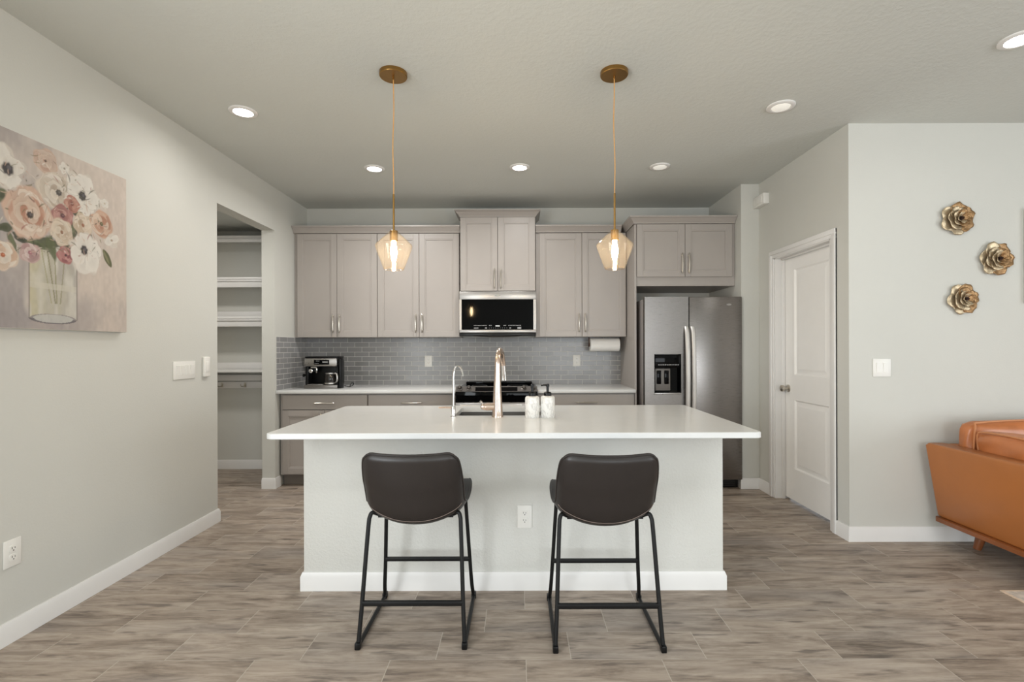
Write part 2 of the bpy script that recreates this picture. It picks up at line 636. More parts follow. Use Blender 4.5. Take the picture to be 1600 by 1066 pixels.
# pantry beyond the opening
PX0, PY0, PY1, PZ = -3.75, 3.2, 5.40, 2.57
struct(MB().box(PX0 - .1, LX - .12, PY1, PY1 + .1, 0, PZ).build('wall_pantry_back', M['wall'], smooth=0))
struct(MB().box(PX0 - .1, PX0, PY0 - .1, PY1, 0, PZ).build('wall_pantry_left', M['wall'], smooth=0))
struct(MB().box(PX0 - .1, LX - .12, PY0 - .1, PY0, 0, PZ).build('wall_pantry_front', M['wall'], smooth=0))
struct(MB().box(PX0 - .1, LX - .12, PY0 - .1, PY1 + .1, PZ, PZ + .1).build('ceiling_pantry', M['ceiling'], smooth=0))


def baseboard(name, pts, h=.098, t=.014):
    """pts: floor polyline along the wall face; the room lies to the right of the walking direction"""
    m = MB()
    prof = [(0, 0), (t, 0), (t, h - .022), (t * .45, h), (0, h)]
    n = len(pts)
    rings = []
    for i in range(n):
        p = Vector(pts[i])
        d0 = (Vector(pts[i]) - Vector(pts[i - 1])).normalized() if i > 0 else None
        d1 = (Vector(pts[i + 1]) - Vector(pts[i])).normalized() if i < n - 1 else None
        d0 = d0 or d1
        d1 = d1 or d0
        n0 = Vector((d0.y, -d0.x))
        n1 = Vector((d1.y, -d1.x))
        nn = (n0 + n1)
        nn = nn / max(nn.dot(n0), 1e-6)
        rings.append([(p.x + nn.x * a, p.y + nn.y * a, z) for a, z in prof])
    m.rings(rings)
    return struct(m.build(name, M['trim'], smooth=25))


baseboard('baseboard_left', [(LX, RY), (LX, 3.755), (LX - .12, 3.755)])
baseboard('baseboard_pantry_post', [(LX - .12, 4.64), (LX, 4.64), (LX, 4.735)])
baseboard('baseboard_pantry', [(PX0, PY0), (PX0, PY1), (LX - .12, PY1)])
baseboard('baseboard_fridge', [(FX, BY), (FX, JY), (DX, JY), (DX, 4.376)])
baseboard('baseboard_living', [(DX, 3.474), (DX, LY), (RX, LY)])

# tile on the walls
struct(MB().box(LX, 1.096, BY - .008, BY, .908, 1.412).build('trim_1', M['tile_x'], smooth=0))
struct(MB().box(LX, LX + .008, 4.672, BY - .008, .908, 1.412).build('trim_2', M['tile_y'], smooth=0))

# ------------------------------------------------------------------ interior door (structure) with casing, leaf, knob
m = MB()
cw = .062


def casing(m, x, t, y0, y1, zt):
    for a, b, tt in ((0, cw, t * .6), (cw * .45, cw, t)):
        m.box(x - tt, x, y0 - b, y0 - a, 0, zt + a + .0001, .002)
        m.box(x - tt, x, y1 + a, y1 + b, 0, zt + a + .0001, .002)
        m.box(x - tt, x, y0 - b, y1 + b, zt + a, zt + b, .002)


casing(m, DX, .019, DA, DB, DT - .008)
# jamb lining and stop
m.box(DX - .004, DX + .124, DA, DA + .016, 0, DT)
m.box(DX - .004, DX + .124, DB - .016, DB, 0, DT)
m.box(DX - .004, DX + .124, DA, DB, DT - .016, DT)
m.box(DX + .05, DX + .078, DB - .03, DB - .016, 0, DT - .016, .002)
m.box(DX + .05, DX + .078, DA + .016, DA + .03, 0, DT - .016, .002)
m.box(DX + .05, DX + .078, DA + .016, DB - .016, DT - .03, DT - .016, .002)
d1 = struct(m.build('door_1', M['trim']))
leaf = MB()
lx0, lx1 = DX + .080, DX + .118
ly0, ly1, lz0, lz1 = DA + .018, DB - .018, .022, DT - .019
pans = [(ly0 + .145, ly1 - .145, .285, .86), (ly0 + .145, ly1 - .145, 1.07, 1.95)]
ys = [ly0, ly0 + .145, ly1 - .145, ly1]
zs = [lz0, .285, .86, 1.07, 1.95, lz1]
for i in range(3):
    for j in range(5):
        if i == 1 and j in (1, 3):
            continue
        leaf.box(lx0, lx1, ys[i], ys[i + 1], zs[j], zs[j + 1])
for (a, b, c, d) in pans:
    def ring(x, g):
        return [(x, a + g, c + g), (x, b - g, c + g), (x, b - g, d - g), (x, a + g, d - g)]
    leaf.rings([ring(lx0, 0), ring(lx0 + .012, .012), ring(lx0 + .012, .022), ring(lx0 + .004, .05)], cap=False)
    r = ring(lx0 + .004, .05)
    leaf.add(r, [(0, 1, 2, 3)])
lf = leaf.build('door_leaf', M['door'], d1, smooth=20)
k = MB()
ky, kz = 4.245, .95
k.lathe([(0.032, 0), (.032, .004), (.026, .008), (.012, .010), (.011, .03), (.016, .034), (.026, .042), (.029, .052), (.026, .062), (.014, .068), (0, .069)],
        (0, 0, 0), 'Z', 28, Matrix.Translation((lx0, ky, kz)) @ Matrix.Rotation(-PI / 2, 4, 'Y'))
k.build('door_knob', M['nickel'], lf)

# ------------------------------------------------------------------ pantry shelves, hooks


def pantry_shelf(zt, label, wall_strip=False, fascia=True, drop=.104):
    t = thing('pantry_shelf', label, 'shelf', (-3.0, 5.25, zt - .03), 'pantry shelves')
    m = MB()
    m.box(PX0, LX - .12, 5.11, PY1, zt - .025, zt, .003)
    m.build('shelf_board', M['trim'], t)
    if fascia:
        m = MB()
        m.box(PX0, LX - .12, 5.118, 5.13, zt - drop, zt - .025, .002)
        m.box(PX0, LX - .12, 5.104, 5.118, zt - .045, zt - .032, .003)
        m.build('front_fascia', M['trim'], t)
    if wall_strip:
        MB().box(PX0, LX - .12, PY1 - .018, PY1, zt, zt + .07, .003).build('back_strip', M['trim'], t)  # pale strip along the back wall just above the shelf
    return t


pantry_shelf(2.46, 'top pantry shelf in shade just under the pantry ceiling', drop=.066)
pantry_shelf(2.034, 'white pantry shelf with moulded front, second from top')
pantry_shelf(1.631, 'white pantry shelf with moulded front at about eye level, third from top', wall_strip=True)
t = pantry_shelf(1.081, 'thin white pantry shelf lowest of all, above the coat hooks', wall_strip=True, fascia=False)
MB().box(PX0, LX - .12, PY1 - .05, PY1, .955, 1.02, .004).build('support_rail', M['trim'], t)
hr = tag(MB().box(PX0, LX - .12, PY1 - .018, PY1, .872, .945, .003).build('hook_board', M['trim'], loc=(-3.0, PY1 - .01, .872)),
         'long flat white board on the pantry wall carrying the coat hooks', 'board')


def coat_hook(x, label):
    t = thing('coat_hook', label, 'hook', (x, PY1 - .018, .91), 'pantry coat hooks')
    m = MB()
    y = PY1 - .018
    m.box(x - .012, x + .012, y - .006, y, .885, .935, .003)
    m.build('back_plate', M['nickel'], t)
    for s in (-1, 1):
        m = MB()
        m.tube([(x, y - .004, .90), (x + s * .014, y - .03, .893), (x + s * .024, y - .042, .90), (x + s * .027, y - .044, .915)], .0045, 8, 4)
        m.lathe([(0, -.006), (.006, 0), (0, .006)], (x + s * .027, y - .044, .917), 'Z', 10)
        m.build('prong', M['nickel'], t)


coat_hook(-3.195, 'nickel double coat hook on the pantry hook board, left of the two in view')
coat_hook(-2.945, 'nickel double coat hook on the pantry hook board, right of the two in view')

# ------------------------------------------------------------------ cabinets


def shaker(m, x0, x1, z0, z1, y, fr=.055, th=.02):
    """shaker front facing -Y, face at y"""
    m.box(x0, x0 + fr, y, y + th, z0, z1, .0015, 1)
    m.box(x1 - fr, x1, y, y + th, z0, z1, .0015, 1)
    m.box(x0 + fr, x1 - fr, y, y + th, z0, z0 + fr, .0015, 1)
    m.box(x0 + fr, x1 - fr, y, y + th, z1 - fr, z1, .0015, 1)
    b = .012
    a0, a1, c0, c1 = x0 + fr, x1 - fr, z0 + fr, z1 - fr

    def ring(g, d):
        return [(a0 + g, y + d, c0 + g), (a1 - g, y + d, c0 + g), (a1 - g, y + d, c1 - g), (a0 + g, y + d, c1 - g)]
    m.rings([ring(0, .003), ring(b * .8, .003), ring(b, .010)], cap=False)
    m.add(ring(b, .010), [(0, 1, 2, 3)])


def slab_front(m, x0, x1, z0, z1, y, th=.02):
    m.box(x0, x1, y, y + th, z0, z1, .0015, 1)
    fr = .03

    def ring(g, d):
        return [(x0 + g, y + d, z0 + g), (x1 - g, y + d, z0 + g), (x1 - g, y + d, z1 - g), (x0 + g, y + d, z1 - g)]


def bar_pull(name, c, L, vertical, parent):
    """arched bar pull standing off a face that looks towards -Y"""
    x, y, z = c
    m = MB()
    h = L / 2

    def P(a, d):
        return (x, y - d, z + a) if vertical else (x + a, y - d, z)
    m.tube([P(-h * .78, -.002), P(-h * .78, .022)], .0048, 8)
    m.tube([P(h * .78, -.002), P(h * .78, .022)], .0048, 8)
    m.tube([P(-h, .022), P(-h * .85, .026), P(-h * .4, .031), P(0, .033), P(h * .4, .031), P(h * .85, .026), P(h, .022)],
           [.0045, .006, .0066, .0068, .0066, .006, .0045], 10, 4)
    return m.build(name, M['nickel'], parent)


def crown(m, x0, x1, yf, yb, z0, left=True, right=True, prof=None):
    prof = prof or [(0, 0), (.006, .0), (.008, .008), (.014, .016), (.026, .030), (.040, .044), (.046, .050), (.052, .052), (.052, .066)]
    rings = []
    for o, z in prof:
        a = x0 - (o if left else 0)
        b = x1 + (o if right else 0)
        rings.append([(a, yf - o, z0 + z), (b, yf - o, z0 + z), (b, yb, z0 + z), (a, yb, z0 + z)])
    m.rings(rings)


def upper_cabinet(x0, x1, z0, z1, yf, doors, label, pulls_z, yb=None, name='wall_cabinet', pl=.185, filler=None, bottom_rail=None):
    """doors: list of (x0,x1,handle side)"""
    yb = yb or BY
    t = thing(name, label, 'cabinet', ((x0 + x1) / 2, (yf + yb) / 2, z0))
    b0 = bottom_rail if bottom_rail is not None else z0
    m = MB()
    m.box(x0, x1, yf + .022, yb, z0, z1, .001, 1)
    if filler:
        m.box(filler[0], filler[1], yf + .012, yf + .03, z0, z1)
    m.build('cabinet_body', M['cab'], t)
    for a, b, hs in doors:
        d = MB()
        shaker(d, a, b, b0 + .003, z1 - .006, yf)
        dd = d.build('cabinet_door', M['cab'], t, smooth=20)
        hx = b - .030 if hs == 'R' else a + .030
        bar_pull('door_pull', (hx, yf, pulls_z), pl, True, dd)
    return t


UZ0, UZ1 = 1.41, 2.462
t = upper_cabinet(-2.262, -1.421, UZ0, UZ1, 5.03, [(-2.228, -1.831, 'R'), (-1.827, -1.424, 'L')],
                  'tall greige wall cabinet in the left corner above the coffee machine', 1.55, yb=BY - .009)
t = upper_cabinet(-1.420, -.592, UZ0, UZ1, 5.03, [(-1.417, -1.001, 'R'), (-.997, -.595, 'L')],
                  'tall greige wall cabinet just left of the microwave', 1.55, yb=BY - .009)
t = upper_cabinet(-.580, .172, 1.867, 2.612, 4.98, [(-.577, -.206, 'R'), (-.202, .169, 'L')],
                  'raised greige wall cabinet with crown directly above the microwave', 1.99, yb=BY - .001, pl=.2)
m = MB()
crown(m, -.580, .172, 5.0, BY - .002, 2.612)
m.build('crown_moulding', M['cab'], t)
t = upper_cabinet(.176, 1.092, UZ0, UZ1, 5.03, [(.215, .640, 'R'), (.644, 1.084, 'L')],
                  'tall greige wall cabinet between microwave and refrigerator, paper towels under it', 1.55, yb=BY - .009)
cl = MB()
crown(cl, -2.262, -.584, 5.03, BY - .002, UZ1, left=False, right=False)
tag(cl.build('crown_moulding', M['cab'], loc=(-1.4, 5.03, UZ1)), 'greige crown moulding running along the top of the left wall cabinets', 'moulding')
cl = MB()
crown(cl, .176, 1.036, 5.03, BY - .002, UZ1, left=False, right=False)
tag(cl.build('crown_moulding', M['cab'], loc=(.6, 5.03, UZ1)), 'short greige crown moulding on top of the wall cabinet right of the microwave', 'moulding')

# panel beside the fridge
tag(MB().box(1.096, 1.115, 4.71, BY - .001, 0, UZ1, .001, 1).build('end_panel', M['cab'], loc=(1.105, 5.0, 0)),
    'tall greige end panel standing left of the refrigerator', 'panel')
t = upper_cabinet(1.116, 2.047, 1.882, UZ1 + .006, 4.70, [(1.120, 1.570, 'R'), (1.574, 2.018, 'L')],
                  'wide low greige cabinet with crown above the refrigerator', 2.09, yb=BY - .001, pl=.19, bottom_rail=1.963, name='bridge_cabinet')
m = MB()
crown(m, 1.096, 2.047, 4.71, BY - .002, UZ1 + .006, left=True, right=False)
m.build('crown_moulding', M['cab'], t)

# base cabinets
BZ = .878


def base_cabinet(x0, x1, units, label, yf=4.70):
    t = thing('base_cabinet', label, 'cabinet', ((x0 + x1) / 2, 5.0, 0))
    m = MB()
    m.box(x0, x1, yf + .022, BY - .001, .105, BZ - .0005, .001, 1)
    m.build('cabinet_body', M['cab'], t)
    MB().box(x0, x1, yf + .085, yf + .10, 0, .105).build('toe_kick', M['cab_dark'], t)
    for a, b, nd in units:
        d = MB()
        d.box(a, b, yf, yf + .02, .725, .862, .002, 1)
        dr = d.build('drawer', M['cab'], t)
        bar_pull('drawer_pull', ((a + b) / 2, yf, .787), .19, False, dr)
        w = (b - a) / nd
        for i in range(nd):
            d = MB()
            shaker(d, a + i * w + (.0015 if i else 0), a + (i + 1) * w - (.0015 if i < nd - 1 else 0), .118, .718, yf)
            dd = d.build('cabinet_door', M['cab'], t, smooth=20)
            hx = a + (i + 1) * w - .03 if (i == 0) else a + i * w + .03
            bar_pull('door_pull', (hx, yf, .6), .185, True, dd)
    return t


base_cabinet(-2.250, -1.420, [(-2.225, -1.426, 2)], 'greige base cabinet in the left corner below the coffee machine')
base_cabinet(-1.418, -.590, [(-1.414, -.596, 2)], 'greige base cabinet immediately left of the range, mostly behind the island')
base_cabinet(.180, 1.095, [(.186, 1.088, 2)], 'greige base cabinet right of the range under the short counter')
for x0, x1, lb in ((LX + .001, -.588, 'long white quartz counter on the left base cabinets, coffee machine on it'),
                   (.178, 1.0955, 'short white quartz counter between the range and the tall end panel')):
    tag(MB().box(x0, x1, 4.655, BY - .009, BZ, .908, .003).build('countertop', M['quartz'], loc=((x0 + x1) / 2, 5.0, BZ)), lb, 'countertop')

# ------------------------------------------------------------------ microwave
t = thing('microwave', 'stainless over-the-range microwave with black glass front', 'microwave', (-.2, 5.15, 1.412))
mx0, mx1, my = -.586, .176, 4.96
m = MB()
m.box(mx0 + .006, mx1 - .006, my + .03, BY - .009, 1.425, 1.866, .002)
m.build('body', M['black'], t)
m = MB()
gx0, gx1, gz0, gz1 = mx0 + .022, mx1 - .026, 1.482, 1.783
m.box(mx0, mx1, my, my + .035, gz1, 1.862, .003)
m.box(mx0, mx1, my, my + .035, 1.452, gz0, .003)
m.box(mx0, gx0, my, my + .035, gz0, gz1)
m.box(gx1, mx1, my, my + .035, gz0, gz1)
dd = m.build('door', M['steel_mid'], t)
m = MB()
m.box(gx0, gx1, my + .004, my + .03, gz0, gz1)
m.cur = 1
random.seed(3)
cxm = (gx0 + gx1) / 2
for a, b, z in ((-.235, -.108, 1.524), (-.085, -.055, 1.524), (.06, .085, 1.524), (.108, .235, 1.524)):
    x = a
    while x < b:
        w = random.uniform(.006, .012)
        m.box(cxm + x, cxm + min(x + w, b), my + .0032, my + .0042, z - .0035, z + .0035)
        x += w + .005
for a, b, z, hh in ((-.235, -.19, 1.499, .004), (-.125, -.105, 1.499, .005), (.118, .135, 1.499, .005), (.198, .235, 1.499, .009)):
    m.box(cxm + a, cxm + b, my + .0032, my + .0042, z - hh, z + hh)
for i in range(9):
    m.box(cxm - .085 + i * .022, cxm - .081 + i * .022, my + .0032, my + .0042, 1.496, 1.502)
m.cur = 2
m.box(cxm - .02, cxm + .022, my + .003, my + .0042, 1.514, 1.525)
m.build('glass_front', [M['black_gloss'], M['mark'], M['mark_white']], dd)
m = MB()
m.lathe([(0, .0), (.030, .0), (.030, .0015), (0, .0015)], (0, 0, 0), 'Z', 28,
        Matrix.Translation((cxm, my + .0005, 1.824)) @ Matrix.Rotation(PI / 2, 4, 'X') @ Matrix.Diagonal((1, .33, 1, 1)))
m.build('badge', M['chrome'], dd)
m = MB()
m.box(mx0, mx1, my + .012, BY - .05, 1.424, 1.451, .003)
m.build('vent_grille', M['black'], t)
m = MB()
rr = []
for i in range(13):
    a = -1 + 2 * i / 12
    rr.append((cxm + a * .24, my + .03, 1.424 - .012 * (1 - a * a)))
m.tube(rr, .006, 8)
m.build('bottom_lip', M['steel_dark'], t)

# ------------------------------------------------------------------ range
t = thing('range', 'slide-in stainless range with black glass top behind the island', 'stove', (-.205, 4.98, 0))
rx0, rx1 = -.584, .174
m = MB()
m.box(rx0, rx1, 4.63, BY - .01, .02, .90, .004)
m.build('body', M['steel'], t)
m = MB()
m.box(rx0 - .002, rx1 + .002, 4.66, BY - .06, .90, .915, .004)
m.build('cooktop', M['black_gloss'], t)
m = MB()
m.box(rx0 + .03, rx1 - .03, BY - .085, BY - .02, .914, .945, .008)
m.build('back_trim', M['black_gloss'], t)
m = MB()
m.rings([[(rx0, 4.60, .898), (rx0, 4.66, .942), (rx0, 4.70, .942), (rx0, 4.70, .898)],
         [(rx1, 4.60, .898), (rx1, 4.66, .942), (rx1, 4.70, .942), (rx1, 4.70, .898)]])
cp = m.build('control_panel', M['steel'], t)
m = MB()
nrm = Vector((0, -.044, .06)).normalized()
rot = nrm.to_track_quat('Z', 'Y').to_matrix().to_4x4()
for kx in (-.545, -.46, .05, .135):
    m = MB()
    m.lathe([(.024, 0), (.024, .006), (.018, .009), (.016, .03), (.012, .034), (0, .034)], (0, 0, 0), 'Z', 20,
            Matrix.Translation((kx, 4.632, .921)) @ rot)
    m.build('burner_knob', M['steel_dark'], cp)
m = MB()
m.rings([[(-.40, 4.606, .904), (-.40, 4.65, .936), (-.40, 4.655, .93), (-.40, 4.61, .90)],
         [(-.01, 4.606, .904), (-.01, 4.65, .936), (-.01, 4.655, .93), (-.01, 4.61, .90)]])
m.build('display', M['black_gloss'], cp)
m = MB()
m.box(rx0, rx1, 4.60, 4.632, .80, .897, .004)
m.build('upper_trim', M['black_gloss'], t)
m = MB()
m.box(rx0, rx1, 4.60, 4.632, .22, .798, .005)
od = m.build('oven_door', M['steel'], t)
MB().box(rx0 + .09, rx1 - .09, 4.598, 4.602, .30, .66).build('oven_window', M['black_gloss'], od)
m = MB()
m.tube([(rx0 + .05, 4.56, .775), (rx1 - .05, 4.56, .775)], .011, 12)
m.tube([(rx0 + .08, 4.602, .775), (rx0 + .08, 4.56, .775)], .008, 8)
m.tube([(rx1 - .08, 4.602, .775), (rx1 - .08, 4.56, .775)], .008, 8)
m.build('oven_handle', M['steel_light'], od)
MB().box(rx0, rx1, 4.60, 4.632, .04, .215, .004).build('storage_drawer', M['steel'], t)
for bx, by, br in ((-.40, 4.86, .10), (-.01, 4.86, .085), (-.40, 5.12, .075), (-.01, 5.12, .10)):
    m = MB()
    m.lathe([(br, .9152), (br + .004, .9156), (br + .004, .9152)], (bx, by, 0), 'Z', 32)
    m.build('burner_ring', M['mark'], t)

# ------------------------------------------------------------------ refrigerator
t = thing('refrigerator', 'stainless side-by-side refrigerator with ice dispenser, right of the end panel', 'refrigerator', (1.6, 4.95, 0))
fx0, fx1, fs, fy = 1.153, 2.040, 1.555, 4.55
fz0, fz1 = .092, 1.762
MB().box(fx0, fx1, 4.63, 5.30, .03, 1.745, .004).build('body', M['fridge_side'], t)
MB().box(fx0 + .006, fx1 - .006, 4.618, 4.632, .09, 1.75).build('door_gasket', M['rubber'], t)
m = MB()
m.box(fx0 + .02, fx1 - .02, 4.60, 4.64, .012, .088, .003)
kg = m.build('kick_grille', M['black'], t)
m = MB()
for i in range(4):
    m.box(fx0 + .05, fx1 - .05, 4.597, 4.601, .025 + i * .015, .031 + i * .015)
m.build('grille_slat', M['rubber'], kg)
m = MB()
hx0, hx1, hz0, hz1 = 1.238, 1.484, .873, 1.240
m.box(fx0, hx0, fy, 4.618, fz0, fz1)
m.box(hx1, fs - .004, fy, 4.618, fz0, fz1)
m.box(hx0, hx1, fy, 4.618, fz0, hz0)
m.box(hx0, hx1, fy, 4.618, hz1, fz1)
m.box(hx0, hx1, 4.608, 4.618, hz0, hz1)
fd = m.build('freezer_door', M['steel'], t, smooth=0)
m = MB()
m.box(hx0 + .004, hx1 - .004, fy - .002, 4.60, 1.115, hz1 - .004, .003)
m.box(hx0, hx0 + .008, fy + .001, 4.606, hz0, hz1)
m.box(hx1 - .008, hx1, fy + .001, 4.606, hz0, hz1)
m.box(hx0, hx1, 4.600, 4.608, hz0, 1.12)
dpm = m
m = dpm
m.cur = 1
m.box(hx0 + .012, hx0 + .155, 4.578, 4.600, .905, 1.108, .004)
m.cur = 0
for px in (hx0 + .028, hx0 + .098):
    m.box(px, px + .042, 4.570, 4.582, .965, 1.09, .006)
m.cur = 3
m.box(hx0, hx1, fy - .006, 4.60, hz0, hz0 + .014, .003)
m.cur = 2
random.seed(5)
x = hx0 + .035
while x < hx1 - .035:
    w = random.uniform(.008, .016)
    m.box(x, x + w, fy - .003, fy - .0015, 1.138, 1.146)
    x += w + .006
m.build('dispenser', [M['black_gloss'], M['paddle'], M['mark'], M['steel_light']], fd)
m = MB()
m.box(fs + .004, fx1, fy, 4.618, fz0, fz1, .006)
rd = m.build('refrigerator_door', M['steel'], t)
m = MB()
m.lathe([(0, 0), (.022, 0), (.022, .0015), (0, .0015)], (0, 0, 0), 'Z', 24,
        Matrix.Translation((1.92, fy - .0003, 1.69)) @ Matrix.Rotation(PI / 2, 4, 'X') @ Matrix.Diagonal((1, .4, 1, 1)))
m.build('badge', M['steel_light'], rd)
for hx, par in ((1.527, fd), (1.583, rd)):
    m = MB()
    zz = [.55, .60, .80, 1.02, 1.25, 1.44, 1.49]
    oo = [.012, .036, .056, .062, .056, .036, .012]
    rings = []
    N_ = 24
    for i in range(N_ + 1):
        z = .55 + (1.49 - .55) * i / N_
        o = np.interp(z, zz, oo)
        w, d = .017, .012
        rings.append([(hx - w, fy - o + d, z), (hx - w, fy - o - d * .4, z), (hx - w * .5, fy - o - d, z), (hx + w * .5, fy - o - d, z),
                      (hx + w, fy - o - d * .4, z), (hx + w, fy - o + d, z)])
    m.rings(rings)
    m.build('door_handle', M['handle'], par)

# ------------------------------------------------------------------ island
t = thing('kitchen_island', 'kitchen island with textured plaster front and white baseboard', 'kitchen island', (-.03, 3.06, 0))
ix0, ix1, iy0, iy1 = -1.160, 1.100, 2.690, 3.46
IZ = .868
m = MB()
m.box(ix0, ix1, iy0, iy0 + .12, 0, IZ, .004)
m.box(ix0, ix0 + .02, iy0 + .12, iy1, 0, IZ)
m.box(ix1 - .02, ix1, iy0 + .12, iy1, 0, IZ)
m.build('plaster_wall', M['island_wall'], t)
m = MB()
prof = [(0, 0), (.014, 0), (.014, .076), (.006, .098), (0, .098)]
pts = [(ix0, iy1), (ix0, iy0), (ix1, iy0), (ix1, iy1)]
rings = []
for i, (px, py) in enumerate(pts):
    sx = -1 if px < 0 else 1
    sy = -1 if py == iy0 else 0
    rings.append([(px + sx * a, py + sy * a, z) for a, z in prof])
m.rings(rings)
m.build('baseboard', M['trim'], t, smooth=25)
m = MB()
m.box(ix0 + .02, ix1 - .02, iy1 - .03, iy1 - .02, .10, IZ)
m.box(ix0 + .02, ix1 - .02, iy1 - .10, iy1 - .09, 0, .10)
m.build('cabinet_back', M['cab'], t)
n_ = 5
wd = (ix1 - ix0 - .05) / n_
for i in range(n_):
    d = MB()
    x0 = ix0 + .025 + i * wd
    d.box(x0 + .002, x0 + wd - .002, iy1 - .02, iy1, .115, IZ - .02, .002)
    d.build('cabinet_door', M['cab'], t)

# countertop with a cut-out for the sink
sx0, sx1, sy0, sy1 = -.385, .205, 2.990, 3.390
cx0, cx1, cy0, cy1 = -1.212, 1.166, 2.378, 3.512
b = bmesh.new()
rad = .03


def rect(x0, x1, y0, y1, r, n=6):
    out = []
    for cx_, cy_, a0 in ((x1 - r, y1 - r, 0), (x0 + r, y1 - r, 90), (x0 + r, y0 + r, 180), (x1 - r, y0 + r, 270)):
        for i in range(n + 1):
            a = math.radians(a0 + 90 * i / n)
            out.append((cx_ + r * math.cos(a), cy_ + r * math.sin(a)))
    return out


m = MB()
outer = rect(cx0, cx1, cy0, cy1, rad)
inner = rect(sx0, sx1, sy0, sy1, .015)
zt, zb = .897, .868
e = .003
rr = [[(x, y, zb) for x, y in inner], [(x, y, zt) for x, y in inner]]
cxo, cyo = (cx0 + cx1) / 2, (cy0 + cy1) / 2


def shr(pts, z, g):
    return [(x - g * (1 if x > cxo else -1), y - g * (1 if y > cyo else -1), z) for x, y in pts]


rr += [shr(outer, zt, e), shr(outer, zt - e, 0), shr(outer, zb + e, 0), shr(outer, zb, e), [(x, y, zb) for x, y in inner]]
m.rings(rr, cap=False)
tag(m.build('countertop', M['quartz'], loc=(0, 2.95, zb), smooth=0), 'large white quartz slab on the island, nearest countertop', 'countertop')
m = MB()
o = rect(sx0 - .012, sx1 + .012, sy0 - .012, sy1 + .012, .02)
i1 = rect(sx0 - .004, sx1 + .004, sy0 - .004, sy1 + .004, .018)
m.rings([[(x, y, .866) for x, y in o], [(x, y, .866) for x, y in i1], [(x, y, .70) for x, y in i1]], cap=False)
m.add([(x, y, .70) for x, y in i1], [tuple(range(len(i1)))])
sk = tag(m.build('sink', M['sink'], loc=(-.1, 3.19, .70), smooth=40), 'undermount stainless sink set in the island countertop', 'sink')
MB().lathe([(.04, .701), (.04, .704), (.03, .703), (0, .703)], (-.1, 3.19, 0), 'Z', 24).build('drain', M['chrome'], sk)

# faucets
t = thing('kitchen_faucet', 'tall brushed nickel gooseneck faucet at the island sink', 'faucet', (-.124, 2.935, zt))
fxx, fyy = -.124, 2.935
m = MB()
m.lathe([(.034, 0), (.034, .006), (.032, .010), (.028, .07), (.0245, .14), (.0205, .22)], (fxx, fyy, zt), 'Z', 32)
P = [(fxx, fyy, 1.10), (fxx + .001, fyy, 1.18), (fxx + .002, fyy + .004, 1.225), (fxx + .006, fyy + .03, 1.268), (fxx + .013, fyy + .08, 1.288),
     (fxx + .021, fyy + .135, 1.270), (fxx + .027, fyy + .175, 1.220), (fxx + .029, fyy + .185, 1.19)]
m.tube(P, [.0212, .0185, .0175, .0165, .016, .0155, .015, .015], 20, 5)
m.build('body', M['warm_reflect_nickel'], t)
m = MB()
m.tube([(fxx + .029, fyy + .185, 1.192), (fxx + .032, fyy + .193, 1.14), (fxx + .033, fyy + .197, 1.10)], [.0155, .017, .019], 18)
m.build('spray_head', M['chrome'], t)
m = MB()
m.tube([(fxx - .012, fyy, .956), (fxx - .066, fyy, .956)], .022, 20)
m.tube([(fxx - .066, fyy, .956), (fxx - .072, fyy, .956), (fxx - .092, fyy, .958), (fxx - .098, fyy, .960)], [.0195, .021, .016, .006], 20)
m.build('valve', M['warm_reflect_nickel'], t)
m = MB()
m.tube([(fxx - .080, fyy, .966), (fxx - .094, fyy - .005, .982), (fxx - .097, fyy - .006, .986)], [.005, .007, .0095], 12)
m.lathe([(0, -.009), (.009, 0), (0, .009)], (fxx - .098, fyy - .006, .987), 'Z', 12)
m.build('lever', M['chrome'], t)

t = thing('water_faucet', 'thin small filtered water tap left of the main faucet', 'faucet', (-.384, 2.935, zt))
wx, wy = -.384, 2.935
m = MB()
m.lathe([(.018, 0), (.018, .004), (.0125, .008), (.0125, .062), (.009, .068)], (wx, wy, zt), 'Z', 20)
m.build('base', M['chrome'], t)
m = MB()
P = [(wx, wy, .955), (wx, wy, 1.05), (wx, wy + .001, 1.14), (wx + .006, wy + .004, 1.176), (wx + .024, wy + .012, 1.196), (wx + .044, wy + .02, 1.182),
     (wx + .053, wy + .024, 1.150), (wx + .053, wy + .024, 1.135)]
m.tube(P, .0052, 10, 5)
m.tube([(wx, wy, 1.135), (wx + .003, wy + .003, 1.165)], .0068, 10)
m.build('spout', M['chrome'], t)
m = MB()
m.tube([(wx, wy, .952), (wx - .045, wy - .004, .953), (wx - .085, wy - .006, .952)], [.007, .006, .004], 10)
m.build('lever', M['warm_reflect_nickel'], t)


def soap(x, y, ang, label):
    t = thing('soap_dispenser', label, 'soap dispenser', (x, y, zt), 'soap dispensers')
    MB().lathe([(.040, 0), (.042, .004), (.042, .108), (.040, .118), (.034, .124), (.022, .1255)], (x, y, zt), 'Z', 36).build('bottle', M['marble'], t)
    m = MB()
    m.lathe([(.022, .125), (.022, .142), (.017, .147), (.0075, .149), (.0075, .178), (.010, .180), (.010, .192), (.006, .196), (0, .196)], (x, y, zt), 'Z', 24)
    d = Vector((math.cos(ang), math.sin(ang), 0))
    c = Vector((x, y, zt + .188))
    m.tube([c, c + d * .025 + Vector((0, 0, .001)), c + d * .04 + Vector((0, 0, -.003))], [.006, .0052, .0042], 10)
    m.build('pump', M['black'], t)


soap(.080, 2.905, math.radians(80), 'white marbled soap pump bottle beside the faucet, left of the pair')
soap(.170, 2.915, math.radians(195), 'white marbled soap pump bottle with spout pointing left, right of the pair')

